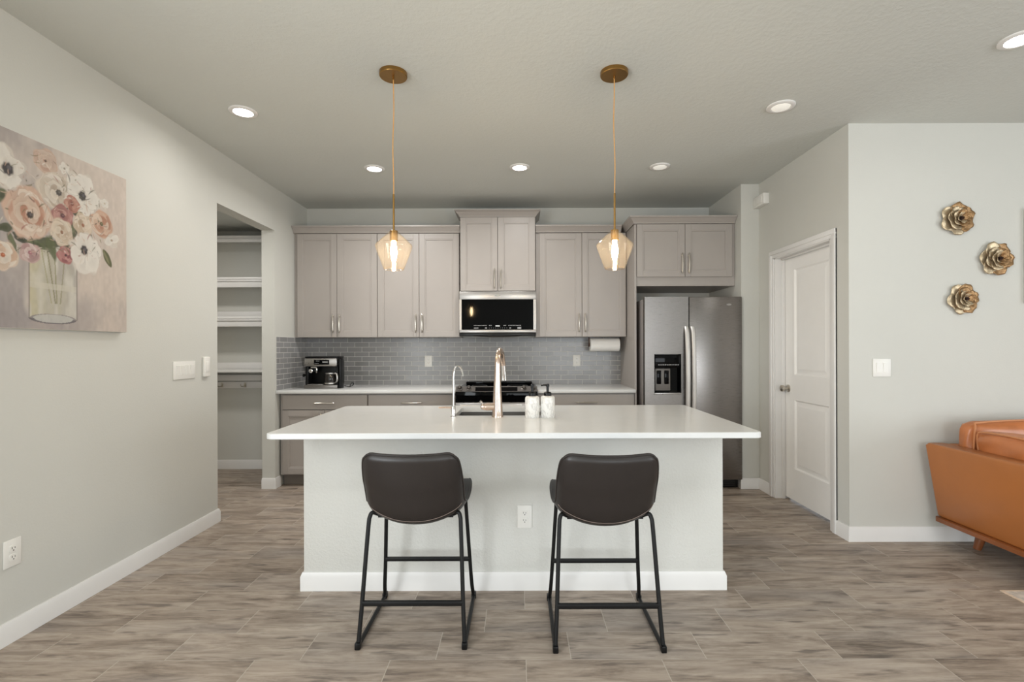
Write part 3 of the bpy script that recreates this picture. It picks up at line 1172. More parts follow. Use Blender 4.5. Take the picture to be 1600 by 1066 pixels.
# ------------------------------------------------------------------ counter things: coffee machine, paper towels
t = thing('coffee_maker', 'black and steel combination coffee and espresso machine in the counter corner', 'coffee maker', (-1.92, 5.0, .908))
ax0, ax1, ay = -2.085, -1.768, 4.86
m = MB()
m.box(ax0, ax1 + .02, ay + .10, 5.02, .945, 1.19, .012)
m.box(ax0 + .005, ax0 + .035, ay + .01, ay + .13, .945, 1.13, .006)
m.box(ax1 - .02, ax1 + .0, ay + .02, ay + .13, .945, 1.13, .006)
m.build('body', M['black'], t)
m = MB()
m.box(ax0 - .006, ax1 + .004, ay, 5.03, .9085, .945, .006)
m.build('base', M['steel'], t)
m = MB()
m.box(ax0 + .03, ax0 + .18, ay - .003, ay + .1, .9455, .952, .002)
m.build('drip_grid', M['steel_light'], t)
m = MB()
m.box(ax0, ax1, ay - .005, 5.00, 1.125, 1.205, .010)
hd = m.build('brew_head', M['steel_light'], t)
m = MB()
m.box(ax0 + .095, ax0 + .245, ay - .009, ay, 1.143, 1.190, .004)
m.cur = 1
m.box(ax0 + .180, ax0 + .232, ay - .0105, ay - .0085, 1.163, 1.174)
for i in range(3):
    m.box(ax0 + .118 + i * .012, ax0 + .126 + i * .012, ay - .0105, ay - .0085, 1.176, 1.181)
    m.box(ax0 + .106 + i * .014, ax0 + .114 + i * .014, ay - .0105, ay - .0085, 1.151, 1.156)
m.build('display', [M['black_gloss'], M['mark']], hd)
m = MB()
m.box(ax0 + .004, ax1 + .012, ay + .0, 5.03, 1.205, 1.222, .007)
m.build('lid', M['black'], t)
m = MB()
m.box(ax1 + .008, ax1 + .034, ay + .015, 4.965, .910, 1.205, .010)
m.build('water_tank', M['black'], t)
m = MB()
m.lathe([(.034, 1.075), (.034, 1.126), (0, 1.126)], (ax0 + .085, ay + .06, 0), 'Z', 24)
gh = m.build('group_head', M['black'], t)
m = MB()
m.lathe([(.020, 0), (.020, .012), (.012, .016), (0, .016)], (0, 0, 0), 'Z', 20, Matrix.Translation((ax0 + .058, ay + .02, 1.082)) @ Matrix.Rotation(PI / 2, 4, 'X'))
m.tube([(ax0 + .062, ay + .01, 1.115), (ax0 + .110, ay + .008, 1.116), (ax0 + .118, ay + .008, 1.09), (ax0 + .116, ay + .008, 1.062)], .007, 10, 3)
m.build('steam_lever', M['chrome'], gh)
m = MB()
m.lathe([(.05, 0), (.056, .008), (.058, .06), (.046, .108), (.034, .118)], (ax0 + .232, ay + .055, .947), 'Z', 28)
cf = m.build('carafe', M['carafe'], t)
m = MB()
m.lathe([(.0585, .952), (.0595, .958), (.0585, .965)], (ax0 + .232, ay + .055, 0), 'Z', 28)
m.build('steel_band', M['steel_light'], cf)
m = MB()
m.lathe([(.0475, 1.05), (.0485, 1.056), (.0475, 1.062)], (ax0 + .232, ay + .055, 0), 'Z', 28)
m.build('steel_band', M['steel_light'], cf)
m = MB()
m.tube([(ax0 + .272, ay + .03, 1.052), (ax0 + .308, ay + .02, 1.048), (ax0 + .312, ay + .018, .985), (ax0 + .286, ay + .03, .962)], [.008, .0105, .0105, .007], 10, 4)
m.build('carafe_handle', M['steel_light'], cf)
m = MB()
m.tube([(ax1 + .030, 4.98, .930), (ax1 + .070, 5.00, .917), (ax1 + .105, 5.02, .932), (ax1 + .10, 5.04, .952), (ax1 + .07, 5.06, .944), (ax1 + .04, 5.12, .913)], .0035, 8, 5)
m.build('power_cord', M['black'], t)
m = MB()
m.tube([(ax0 - .002, ay + .08, 1.04), (ax0 - .028, ay + .06, 1.035)], .009, 10)
m.lathe([(.016, 0), (.017, .012), (.012, .016), (0, .016)], (0, 0, 0), 'Z', 18, Matrix.Translation((ax0 - .024, ay + .06, 1.035)) @ Matrix.Rotation(-PI / 2, 4, 'Y'))
m.build('side_knob', M['black'], t)

# paper towel roll under the right wall cabinet
pz, py_ = 1.330, 5.16
t = thing('paper_towel_holder', 'dark metal paper towel holder fixed under the right wall cabinet', 'paper towel holder', (.89, py_, 1.41))
m = MB()
m.tube([(.722, py_, pz), (1.055, py_, pz)], .006, 10)
m.build('rod', M['bronze'], t)
for xx in (.728, 1.050):
    m = MB()
    m.box(xx - .004, xx + .004, py_ - .014, py_ + .014, pz - .012, 1.4098, .002)
    m.lathe([(.022, -.005), (.022, .005)], (xx, py_, pz), 'X', 20)
    m.build('bracket', M['bronze'], t)
t = thing('paper_towel_roll', 'white paper towel roll hanging under the right wall cabinet', 'paper towels', (.89, py_, pz))
m = MB()
m.lathe([(.022, -.150), (.064, -.150), (.067, -.147), (.067, .147), (.064, .150), (.022, .150), (.022, -.150)], (.890, py_, pz), 'X', 40)
m.build('paper', M['paper'], t)
m = MB()
m.lathe([(.0215, -.152), (.0215, .152)], (.890, py_, pz), 'X', 24)
m.build('core', M['canvas_edge'], t)

# ------------------------------------------------------------------ outlets and switches
ROT = {'-Y': Matrix.Identity(4), '+X': Matrix.Rotation(PI / 2, 4, 'Z'), '-X': Matrix.Rotation(-PI / 2, 4, 'Z')}


def outlet(loc, face, label, w=.079, hh=.122, decora=False):
    """duplex outlet; built facing -Y then turned"""
    t = thing('wall_outlet', label, 'outlet', loc, 'wall outlets')
    R = Matrix.Translation(loc) @ ROT[face]
    m = MB()
    m.box(-w / 2, w / 2, -.006, .0, -hh / 2, hh / 2, .0028, 2, R)
    m.build('cover_plate', M['white_plastic'], t)
    for s in (-1, 1):
        m = MB()
        m.rbox(-.017, .017, -.0145, .0145, 0, .0035, .008, 5, 0, R @ Matrix.Translation((0, -.006, s * .0195)) @ Matrix.Rotation(PI / 2, 4, 'X'))
        r = m.build('receptacle', M['white_plastic'], t)
        m = MB()
        m.box(-.0075, -.0052, -.0100, -.0094, s * .0195 - .001, s * .0195 + .008, 0, 1, R)
        m.box(.0052, .0075, -.0100, -.0094, s * .0195 - .001, s * .0195 + .006, 0, 1, R)
        m.lathe([(.0026, 0), (.0026, .0006)], (0, 0, 0), 'Z', 12, R @ Matrix.Translation((0, -.0094, s * .0195 - .0075)) @ Matrix.Rotation(PI / 2, 4, 'X'))
        m.build('slot', M['slot'], r)
    return t


outlet((.031, iy0, .394), '-Y', 'white duplex outlet on the plaster island front between the stools')
outlet((-.965, BY - .008, 1.160), '-Y', 'white outlet on the tile backsplash left of the range')
outlet((.625, BY - .008, 1.162), '-Y', 'white outlet on the tile backsplash right of the range')
outlet((LX, 2.228, .395), '+X', 'white duplex outlet low on the left wall below the painting')


def switch_plate(loc, face, gangs, label, w, hh=.121):
    t = thing('light_switch', label, 'light switch', loc)
    R = Matrix.Translation(loc) @ ROT[face]
    m = MB()
    m.box(-w / 2, w / 2, -.007, .0, -hh / 2, hh / 2, .003, 2, R)
    m.build('cover_plate', M['white_plastic'], t)
    for i in range(gangs):
        x = (i - (gangs - 1) / 2) * .046
        m = MB()
        m.rings([[R @ Vector(p) for p in ring] for ring in
                 ([(x - .0165, -.0065, -.033), (x + .0165, -.0065, -.033), (x + .0165, -.0065, .033), (x - .0165, -.0065, .033)],
                  [(x - .0155, -.0085, -.032), (x + .0155, -.0085, -.032), (x + .0155, -.0125, .032), (x - .0155, -.0125, .032)])])
        m.build('rocker', M['white_plastic'], t, smooth=10)
    return t


switch_plate((LX, 3.380, 1.158), '+X', 4, 'white four-gang rocker switch plate on the left wall', .222)
switch_plate((2.432, LY, 1.162), '-Y', 2, 'white two-gang rocker switch plate on the living room wall', .12)
t = thing('wall_remote', 'slim white single control standing proud of the wall beside the pantry opening', 'light switch', (LX, 3.605, 1.172))
R = Matrix.Translation((LX, 3.605, 1.172)) @ ROT['+X']
MB().box(-.034, .034, -.022, 0, -.072, .072, .008, 3, R).build('housing', M['white_plastic'], t)
MB().box(-.018, .018, -.025, -.021, -.036, .036, .002, 2, R).build('button', M['white_plastic'], t)
t = thing('door_chime', 'small white box high on the wall corner above the door', 'chime box', (DX, 4.495, 2.617))
MB().box(DX - .052, DX, 4.40, 4.59, 2.570, 2.665, .004).build('cover', M['white_plastic'], t)
MB().box(DX - .056, DX - .052, 4.43, 4.56, 2.588, 2.647, .001).build('front_panel', M['white_plastic'], t)

# ------------------------------------------------------------------ ceiling lights


def downlight(x, y, lit, label, zc=H, r=.083, power=CAN_POWER):
    t = thing('recessed_light', label, 'ceiling light', (x, y, zc), 'recessed ceiling lights')
    m = MB()
    m.lathe([(r, 0), (r, -.006), (r - .006, -.010), (.058, -.010), (.056, -.004), (.056, 0)], (x, y, zc), 'Z', 40)
    m.build('trim_ring', M['trim'], t)
    m = MB()
    if lit:
        m.lathe([(.056, -.003), (.056, -.0055), (0, -.0055)], (x, y, zc), 'Z', 32)
        m.build('lens', M['can_glow'], t)
        area_light('downlight_lamp', (x, y, zc - .02), (0, 0, 0), .10, .10, power, (1, .985, .965), 'DISK', 165)
    else:
        m.lathe([(.056, -.003), (.052, -.010), (.03, -.014), (0, -.015)], (x, y, zc), 'Z', 32)
        m.build('lens', M['can_dim'], t)
    return t


downlight(-1.732, 3.149, True, 'lit recessed ceiling light nearest the left wall', power=2.4)
downlight(-1.194, 4.155, True, 'lit recessed ceiling light near the left pendant and the corner cabinet', power=11.0)
downlight(.015, 4.135, True, 'lit recessed ceiling light in front of the raised microwave cabinet', power=6.5)
downlight(2.445, 2.43, True, 'lit recessed ceiling light cut off by the right picture edge', power=1.0)
downlight(1.636, 3.103, False, 'unlit round ceiling light with pale dome nearest the door')
downlight(1.175, 4.13, False, 'unlit flat ceiling light in front of the refrigerator')
for x, y in ((-1.4, .6), (1.6, .6), (-1.4, -1.9), (1.6, -1.9), (4.6, -.2)):
    area_light('downlight_lamp', (x, y, H - .02), (0, 0, 0), .10, .10, CAN_POWER, (1, .985, .965), 'DISK', 150)
area_light('pantry_lamp', (-3.1, 4.1, PZ - .02), (0, 0, 0), .25, .25, 9, (1, .97, .93), 'DISK', 170)


def pendant(x, y, label, ph):
    t = thing('pendant_light', label, 'pendant light', (x, y, H), 'pendant lights over the island')
    m = MB()
    m.lathe([(.075, 0), (.075, -.018), (.072, -.022), (0, -.022)], (x, y, H), 'Z', 44)
    ca = m.build('canopy', M['brass'], t)
    m = MB()
    m.lathe([(.006, -.022), (.006, -.036), (.003, -.04), (0, -.04)], (x, y, H), 'Z', 16)
    m.build('cord_grip', M['brass'], ca)
    m = MB()
    P = []
    for i in range(9):
        a = i / 8
        w = .004 * math.sin(a * PI) * math.sin(a * 7 + ph)
        P.append((x + w, y, H - .03 - a * (H - .03 - 2.13)))
    m.tube(P, .0027, 8, 3)
    m.build('cord', M['cord'], t)
    m = MB()
    m.tube([(x, y, 2.14), (x, y, 1.93)], .0055, 12)
    m.build('stem', M['brass'], t)
    m = MB()
    m.lathe([(.010, 1.945), (.022, 1.940), (.022, 1.888), (.018, 1.884), (0, 1.884)], (x, y, 0), 'Z', 28)
    m.build('socket', M['brass'], t)
    m = MB()
    m.lathe_open([(.021, 1.936), (.025, 1.934), (.096, 1.866), (.099, 1.858), (.098, 1.850), (.055, 1.734), (.0525, 1.729), (.050, 1.7285),
                  (.050, 1.732), (.0535, 1.738)], (x, y, 0), 48)
    m.build('glass_shade', M['glass'], t, smooth=28)
    m = MB()
    m.lathe([(0, 1.764), (.006, 1.766), (.010, 1.778), (.0155, 1.802), (.0185, 1.825), (.016, 1.850), (.012, 1.868), (.011, 1.884)], (x, y, 0), 'Z', 20)
    m.build('bulb', M['bulb'], t)
    return t


pendant(-.676, 2.715, 'left brass pendant with faceted champagne glass shade over the island', .4)
pendant(.525, 2.712, 'right brass pendant with faceted champagne glass shade over the island', 2.2)

# ------------------------------------------------------------------ bar stools


def stool_shell():
    prof = [(.232, .585), (.236, .606), (.222, .617), (.17, .612), (.10, .596), (.02, .570), (-.06, .541), (-.115, .529), (-.152, .546), (-.180, .592),
            (-.203, .655), (-.226, .715), (-.246, .780), (-.259, .826), (-.266, .848)]
    hw = [.195, .205, .212, .222, .229, .230, .227, .222, .218, .217, .217, .216, .212, .206, .199]
    lift = [.0, .004, .006, .012, .022, .038, .062, .078, .076, .058, .036, .018, .008, .006, .010]
    wrap = [0, 0, 0, 0, 0, 0, .005, .018, .034, .046, .050, .048, .042, .036, .030]
    # resample smoothly
    K = 44
    n = len(prof)
    t0 = np.linspace(0, 1, n)
    tt = np.linspace(0, 1, K)

    def cr(vals):
        vals = np.array(vals, float)
        out = []
        for t in tt:
            f = t * (n - 1)
            i = min(int(f), n - 2)
            u = f - i
            p0, p1, p2, p3 = vals[max(i - 1, 0)], vals[i], vals[i + 1], vals[min(i + 2, n - 1)]
            out.append(0.5 * ((2 * p1) + (p2 - p0) * u + (2 * p0 - 5 * p1 + 4 * p2 - p3) * u * u + (3 * p1 - p0 - 3 * p2 + p3) * u ** 3))
        return np.array(out)
    py, pz, w, l, wr = cr([p[0] for p in prof]), cr([p[1] for p in prof]), cr(hw), cr(lift), cr(wrap)
    NU = 28
    g = np.zeros((K, NU + 1, 3))
    for i in range(K):
        for j in range(NU + 1):
            s = -1 + 2 * j / NU
            # round the top corners
            ww = w[i]
            q = abs(s) ** 2.2
            drop = 0.0
            if i > K - 14:
                k = (i - (K - 14)) / 13.0
                drop = -.022 * k * k * (max(0, abs(s) - .78) / .22) ** 2.2
            g[i, j] = (s * ww, py[i] + wr[i] * q, pz[i] + l[i] * q + drop)
    return g


def make_stool(c, label):
    t = thing('bar_stool', label, 'bar stool', (c[0], c[1], 0), 'bar stools at the island')
    g = stool_shell()
    K, NU, _ = g.shape
    th = .026
    # normals
    du = np.gradient(g, axis=0)
    dv = np.gradient(g, axis=1)
    nrm = np.cross(dv, du)
    nrm /= np.linalg.norm(nrm, axis=2, keepdims=True) + 1e-9
    # outward = down/back side
    if nrm[K // 2, NU // 2, 2] > 0:
        nrm = -nrm
    taper = np.ones((K, NU))
    for i in range(K):
        for j in range(NU):
            e = min(i, K - 1 - i, j, NU - 1 - j)
            taper[i, j] = min(1.0, .35 + e * .28)
    outer = g + nrm * th * taper[..., None]
    off = np.array([c[0], c[1], 0])
    vs = [tuple(p + off) for p in g.reshape(-1, 3)] + [tuple(p + off) for p in outer.reshape(-1, 3)]
    fs = []
    N0 = K * NU
    for i in range(K - 1):
        for j in range(NU - 1):
            a, b, d, e = i * NU + j, i * NU + j + 1, (i + 1) * NU + j + 1, (i + 1) * NU + j
            fs.append((a, b, d, e))
            fs.append((N0 + a, N0 + e, N0 + d, N0 + b))
    edge = [(0, j) for j in range(NU)] + [(i, NU - 1) for i in range(1, K)] + [(K - 1, j) for j in range(NU - 2, -1, -1)] + [(i, 0) for i in range(K - 2, 0, -1)]
    ids = [i * NU + j for i, j in edge]
    for k in range(len(ids)):
        a, b = ids[k], ids[(k + 1) % len(ids)]
        fs.append((a, N0 + a, N0 + b, b))
    sh = MB().add(vs, fs).build('seat_shell', M['stool'], t, smooth=70)
    sub = sh.modifiers.new('smooth', 'SUBSURF')
    sub.levels = 1
    sub.render_levels = 1
    # stitched seam across the back and piping along the rim
    m = MB()
    r = int(K * .575)
    m.tube([tuple(outer[r, j] + nrm[r, j] * .0008 + off) for j in range(1, NU - 1)], .0016, 6)
    m.build('back_seam', M['stool_thread'], sh)
    m = MB()
    mid = (g + outer) / 2
    pts = [tuple(mid[i, j] + off) for i, j in edge]
    pts.append(pts[0])
    m.tube(pts, .0055, 8, 0, False)
    m.build('rim_welt', M['stool'], sh)
    # frame: two bent sled sides split into legs, runner
    R = .0095
    for s in (-1, 1):
        x = c[0]
        y = c[1]
        m = MB()
        m.tube([(x + s * .17, y - .115, .548), (x + s * .192, y - .130, .560), (x + s * .203, y - .138, .545), (x + s * .208, y - .150, .49), (x + s * .222, y - .196, .18), (x + s * .231, y - .222, .012)],
               R, 12, 4)
        m.build('leg', M['black_metal'], t)
        m = MB()
        m.tube([(x + s * .165, y + .115, .575), (x + s * .190, y + .122, .578), (x + s * .198, y + .126, .56), (x + s * .201, y + .135, .50), (x + s * .216, y + .172, .22), (x + s * .224, y + .186, .09),
                (x + s * .229, y + .208, .03), (x + s * .231, y + .218, .012)], R, 12, 4)
        m.build('leg', M['black_metal'], t)
        m = MB()
        m.tube([(x + s * .231, y - .222, .0115), (x + s * .231, y + .220, .0115)], R, 12)
        m.build('runner', M['black_metal'], t)
        for yy in (-.222, .218):
            m = MB()
            m.box(x + s * .231 - .012, x + s * .231 + .012, y + yy - .016, y + yy + .016, 0, .030, .004)
            m.build('foot_cap', M['black'], t)
    m = MB()
    m.box(c[0] - .224, c[0] + .224, c[1] - .204, c[1] - .188, .172, .194, .003)
    m.build('rear_stretcher', M['black_metal'], t)
    m = MB()
    m.box(c[0] - .218, c[0] + .218, c[1] + .162, c[1] + .178, .212, .233, .003)
    m.build('footrest', M['black_metal'], t)
    for yy, zz in ((-.115, .540), (.115, .572)):
        m = MB()
        m.box(c[0] - .17, c[0] + .17, c[1] + yy - .012, c[1] + yy + .012, zz - .004, zz + .006)
        m.build('seat_bracket', M['black_metal'], t)
    return t


stool = make_stool((-.468, 2.388), 'left dark leather bar stool with black sled frame at the island')
dup(stool, (.386, 2.360, 0), 'right dark leather bar stool with black sled frame at the island')

# ------------------------------------------------------------------ metal wall flowers


def petal_mesh(L, w, cup, lift, rot, z0, seed):
    rnd = random.Random(seed)
    m = MB()
    NU, NV = 9, 7
    vs, fs = [], []
    ph = rnd.uniform(0, 6)
    for i in range(NU):
        a = i / (NU - 1)
        for j in range(NV):
            b = -1 + 2 * j / (NV - 1)
            ww = w * (math.sin(PI * (.10 + a * .60)) ** .8) * (1 + .04 * math.sin(a * 9 + ph))
            r = .008 + L * a * (1 - .26 * b * b * a * a) + .003 * a * math.sin(b * 6 + ph)
            zz = z0 + lift * a ** 1.2 + cup * (b * b) * (.3 + a) - .35 * lift * a ** 4 + .004 * a * math.sin(b * 5 + ph)
            vs.append((r, b * ww, zz))
    for i in range(NU - 1):
        for j in range(NV - 1):
            k = i * NV + j
            fs.append((k, k + 1, k + NV + 1, k + NV))
    m.add(vs, fs, Matrix.Rotation(rot, 4, 'Z'))
    return m


def wall_flower(loc, scale, spin, label, seed):
    t = thing('metal_flower', label, 'wall decoration', loc, 'metal wall flowers')
    B = Matrix.Translation(loc) @ Matrix.Rotation(PI / 2, 4, 'X') @ Matrix.Scale(scale, 4)
    rnd = random.Random(seed)
    spec = [(6, .100, .050, .003, .014, .008), (6, .068, .043, .005, .022, .018), (5, .045, .030, .007, .028, .027), (4, .025, .018, .006, .026, .034)]
    for li, (n, L, w, cup, lift, z0) in enumerate(spec):
        for i in range(n):
            a = spin + 2 * PI * i / n + li * .45 + rnd.uniform(-.09, .09)
            q = petal_mesh(L * rnd.uniform(.93, 1.06), w * rnd.uniform(.95, 1.05), cup, lift, a, z0 + .002 * (i % 2), seed * 50 + li * 10 + i)
            mm = MB().add(q.v, q.f, B)
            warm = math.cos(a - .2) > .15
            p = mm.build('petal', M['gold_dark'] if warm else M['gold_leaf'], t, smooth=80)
            so = p.modifiers.new('thickness', 'SOLIDIFY')
            so.thickness = .0018
    m = MB()
    for i in range(9):
        a = i * 2.4
        r = .0032 * math.sqrt(i)
        m.lathe([(0, -.004), (.0038, 0), (0, .004)], (r * math.cos(a), r * math.sin(a), .052), 'Z', 8, B)
    m.lathe([(.012, 0), (.012, .045), (0, .045)], (0, 0, 0.001), 'Z', 16, B)
    m.build('flower_center', M['seed'], t)


wall_flower((2.932, LY, 2.152), 1.06, .5, 'topmost of the three antique gold metal flowers on the wall', 1)
wall_flower((3.186, LY, 1.884), 1.06, .9, 'middle metal flower, set farthest right of the three on the wall', 2)
wall_flower((2.968, LY, 1.618), .98, .2, 'lowest of the three antique gold metal flowers, above the sofa corner', 3)

# picture at the right edge of view
t = thing('wall_picture', 'wall picture whose left edge just shows at the right border', 'picture', (3.84, LY, 1.6))
MB().box(3.386, 4.30, LY - .035, LY - .001, 1.59, 2.22, .004).build('frame', M['canvas_edge'], t)
MB().box(3.41, 4.276, LY - .037, LY - .034, 1.614, 2.196, .001).build('print_panel', M['rug'], t)

# ------------------------------------------------------------------ painting on the left wall
YA, YB, ZA, ZB = 1.952, 2.843, 1.397, 2.270
NP = 380
rng = np.random.default_rng(11)
gy = np.linspace(YA, YB, NP)
gz = np.linspace(ZA, ZB, NP)
YY, ZZ = np.meshgrid(gy, gz)


def srgb(c):
    return np.array(lin(c)[:3])


def smooth_noise(n, seed, ax=1.0, az=1.0):
    r = np.random.default_rng(seed)
    gx_ = r.random((n + 2, n + 2))
    u = (YY - YA) / (YB - YA) * n * ax % n
    v = (ZZ - ZA) / (ZB - ZA) * n * az % n
    i, j = u.astype(int), v.astype(int)
    fu, fv = u - i, v - j
    fu, fv = fu * fu * (3 - 2 * fu), fv * fv * (3 - 2 * fv)
    return (gx_[j, i] * (1 - fu) + gx_[j, i + 1] * fu) * (1 - fv) + (gx_[j + 1, i] * (1 - fu) + gx_[j + 1, i + 1] * fu) * fv


def lerp(a, b, t):
    t = np.clip(t, 0, 1)[..., None]
    return a * (1 - t) + b * t


U, V = (YY - YA) / (YB - YA), (ZZ - ZA) / (ZB - ZA)
img = lerp(np.ones((NP, NP, 3)) * srgb((176, 168, 164)), srgb((212, 198, 186)), (U - .25) * 1.6 + (V - .4) * .5 + (smooth_noise(7, 1) - .5) * .9)
img = lerp(img, srgb((152, 143, 142)), (1 - V * 4.2) * .55 * (smooth_noise(9, 2) + .3) * np.clip(1.3 - U, 0, 1))
img = lerp(img, srgb((156, 148, 147)), np.clip(.62 - U * 1.5, 0, 1) * np.clip(.75 - V, 0, 1) * 1.6)
img = lerp(img, srgb((222, 210, 198)), np.clip(smooth_noise(14, 3, 1, .5) - .62, 0, 1) * 1.6)
img = img * (1 + (smooth_noise(60, 4, 1, .25) - .5) * .10)[..., None]


WOBN = smooth_noise(26, 90)


def ell(cy, cz, ry, rz, wob=.0, nw=5, ph=0.0, tilt=0.0):
    a = YY - cy
    b = ZZ - cz
    if tilt:
        a, b = a * math.cos(tilt) + b * math.sin(tilt), -a * math.sin(tilt) + b * math.cos(tilt)
    th = np.arctan2(b / rz, a / ry)
    r = np.sqrt((a / ry) ** 2 + (b / rz) ** 2)
    if wob:
        r = r + (WOBN - .5) * .16
    return r / (1 + wob * np.cos(nw * th + ph) + wob * .5 * np.cos((nw + 2) * th + ph * 2.1)), th


def dab(mask, color, k=1.0):
    global img
    img = lerp(img, srgb(color), mask * k)


def soft(r, w=.06):
    return np.clip((1 - r) / w, 0, 1)


# vase
vy0, vy1, vz0, vz1 = 2.276, 2.523, 1.445, 1.80
inside = ((YY > vy0) & (YY < vy1) & (ZZ > vz0) & (ZZ < vz1)).astype(float)
vcol = lerp(np.ones((NP, NP, 3)) * srgb((198, 192, 172)), srgb((186, 180, 170)), (YY - vy0) / (vy1 - vy0) + (smooth_noise(16, 5, 2, .6) - .5))
vcol = lerp(vcol, srgb((206, 196, 158)), np.clip(.35 - (YY - vy0) / (vy1 - vy0), 0, 1) * 2)
vcol = lerp(vcol, srgb((220, 216, 204)), np.clip(smooth_noise(22, 6, 1.5, .5) - .55, 0, 1) * 2)
img = lerp(img, vcol, inside * .9)
for a, b, c in ((2.36, 2.41, (126, 122, 80)), (2.40, 2.415, (140, 138, 96)), (2.33, 2.39, (168, 164, 128)), (2.46, 2.43, (150, 146, 118))):
    y_l = a + (b - a) * (1.80 - ZZ) / .30
    dab((np.abs(YY - y_l) < .0035) * (ZZ > 1.52) * (ZZ < 1.80) * 1.0, c, .65)
dab((np.abs(ZZ - 1.60) < .014) * inside, (214, 208, 192), .6)
for yy in (vy0, vy1):
    dab((np.abs(YY - yy) < .0032) * (ZZ > vz0) * (ZZ < 1.76) * 1.0, (140, 132, 126), .7)
r, _ = ell(2.398, 1.447, .122, .024)
dab(soft(r, .1), (196, 194, 188), .9)
dab((np.abs(r - .92) < .10) * (ZZ < 1.447) * 1.0, (92, 84, 92), .8)
dab((np.abs(r - .92) < .06) * (ZZ >= 1.447) * 1.0, (134, 124, 126), .7)

# foliage
GREEN = [(72, 78, 52), (98, 104, 72), (52, 58, 42), (120, 124, 90)]
for i, (cy_, cz_, ry_, rz_, tl) in enumerate([(2.37, 1.807, .08, .028, .1), (2.157, 1.97, .04, .033, .5), (2.542, 1.985, .055, .02, -.2), (2.165, 1.833, .05, .022, .2), (2.386, 1.79, .026, .068, .3),
                                               (2.24, 1.80, .05, .018, -.4), (2.50, 1.90, .03, .05, .2), (2.31, 1.79, .06, .02, -.2), (2.46, 1.83, .04, .05, 0), (2.60, 1.885, .022, .018, 0),
                                               (2.20, 1.78, .016, .05, .5), (2.44, 1.99, .05, .04, .3)]):
    r, th = ell(cy_, cz_, ry_, rz_, .12, 3, i, tl)
    dab(soft(r, .25), GREEN[i % 3], .9)
    dab(soft(r * 1.9, .4), GREEN[(i + 1) % 4], .6)
r, th = ell(2.711, 1.795, .020, .056, .05, 2, 0, .55)
dab(soft(r, .15), (104, 104, 72), 1)
r2, _ = ell(2.704, 1.80, .008, .045, 0, 2, 0, .55)
dab(soft(r2, .3), (150, 146, 110), .7)


def window(cy, cz, ry, rz):
    i0 = max(0, int((cy - ry * 1.35 - YA) / (YB - YA) * NP))
    i1 = min(NP, int((cy + ry * 1.35 - YA) / (YB - YA) * NP) + 2)
    j0 = max(0, int((cz - rz * 1.35 - ZA) / (ZB - ZA) * NP))
    j1 = min(NP, int((cz + rz * 1.35 - ZA) / (ZB - ZA) * NP) + 2)
    return slice(j0, j1), slice(i0, i1)


NZ1, NZ2, NZ3 = smooth_noise(30, 71), smooth_noise(70, 72, 1, .6), smooth_noise(16, 73)


def petal_dab(cy, cz, py, pz, ry, rz, tilt, col, rim, clip, sl, shade):
    """one brush-stroke petal inside the window sl"""
    y, z = YY[sl], ZZ[sl]
    a, b = y - py, z - pz
    a, b = a * math.cos(tilt) + b * math.sin(tilt), -a * math.sin(tilt) + b * math.cos(tilt)
    r = np.sqrt((a / ry) ** 2 + (b / rz) ** 2) + (NZ1[sl] - .5) * .34 + (NZ2[sl] - .5) * .22
    k = np.clip((1 - r) / .16, 0, 1) * clip
    d = np.sqrt(((y - cy)) ** 2 + ((z - cz)) ** 2)
    c = np.ones(y.shape + (3,)) * col
    c = lerp(c, c * .80, np.clip(shade * 1.5 * (1 - r) + (NZ2[sl] - .5) * .8, 0, 1))
    c = lerp(c, np.ones_like(c) * rim, np.clip(1 - np.abs(r - .93) / .05, 0, 1) * (NZ3[sl] > .42) * .60)
    img[sl] = lerp(img[sl], c, k)


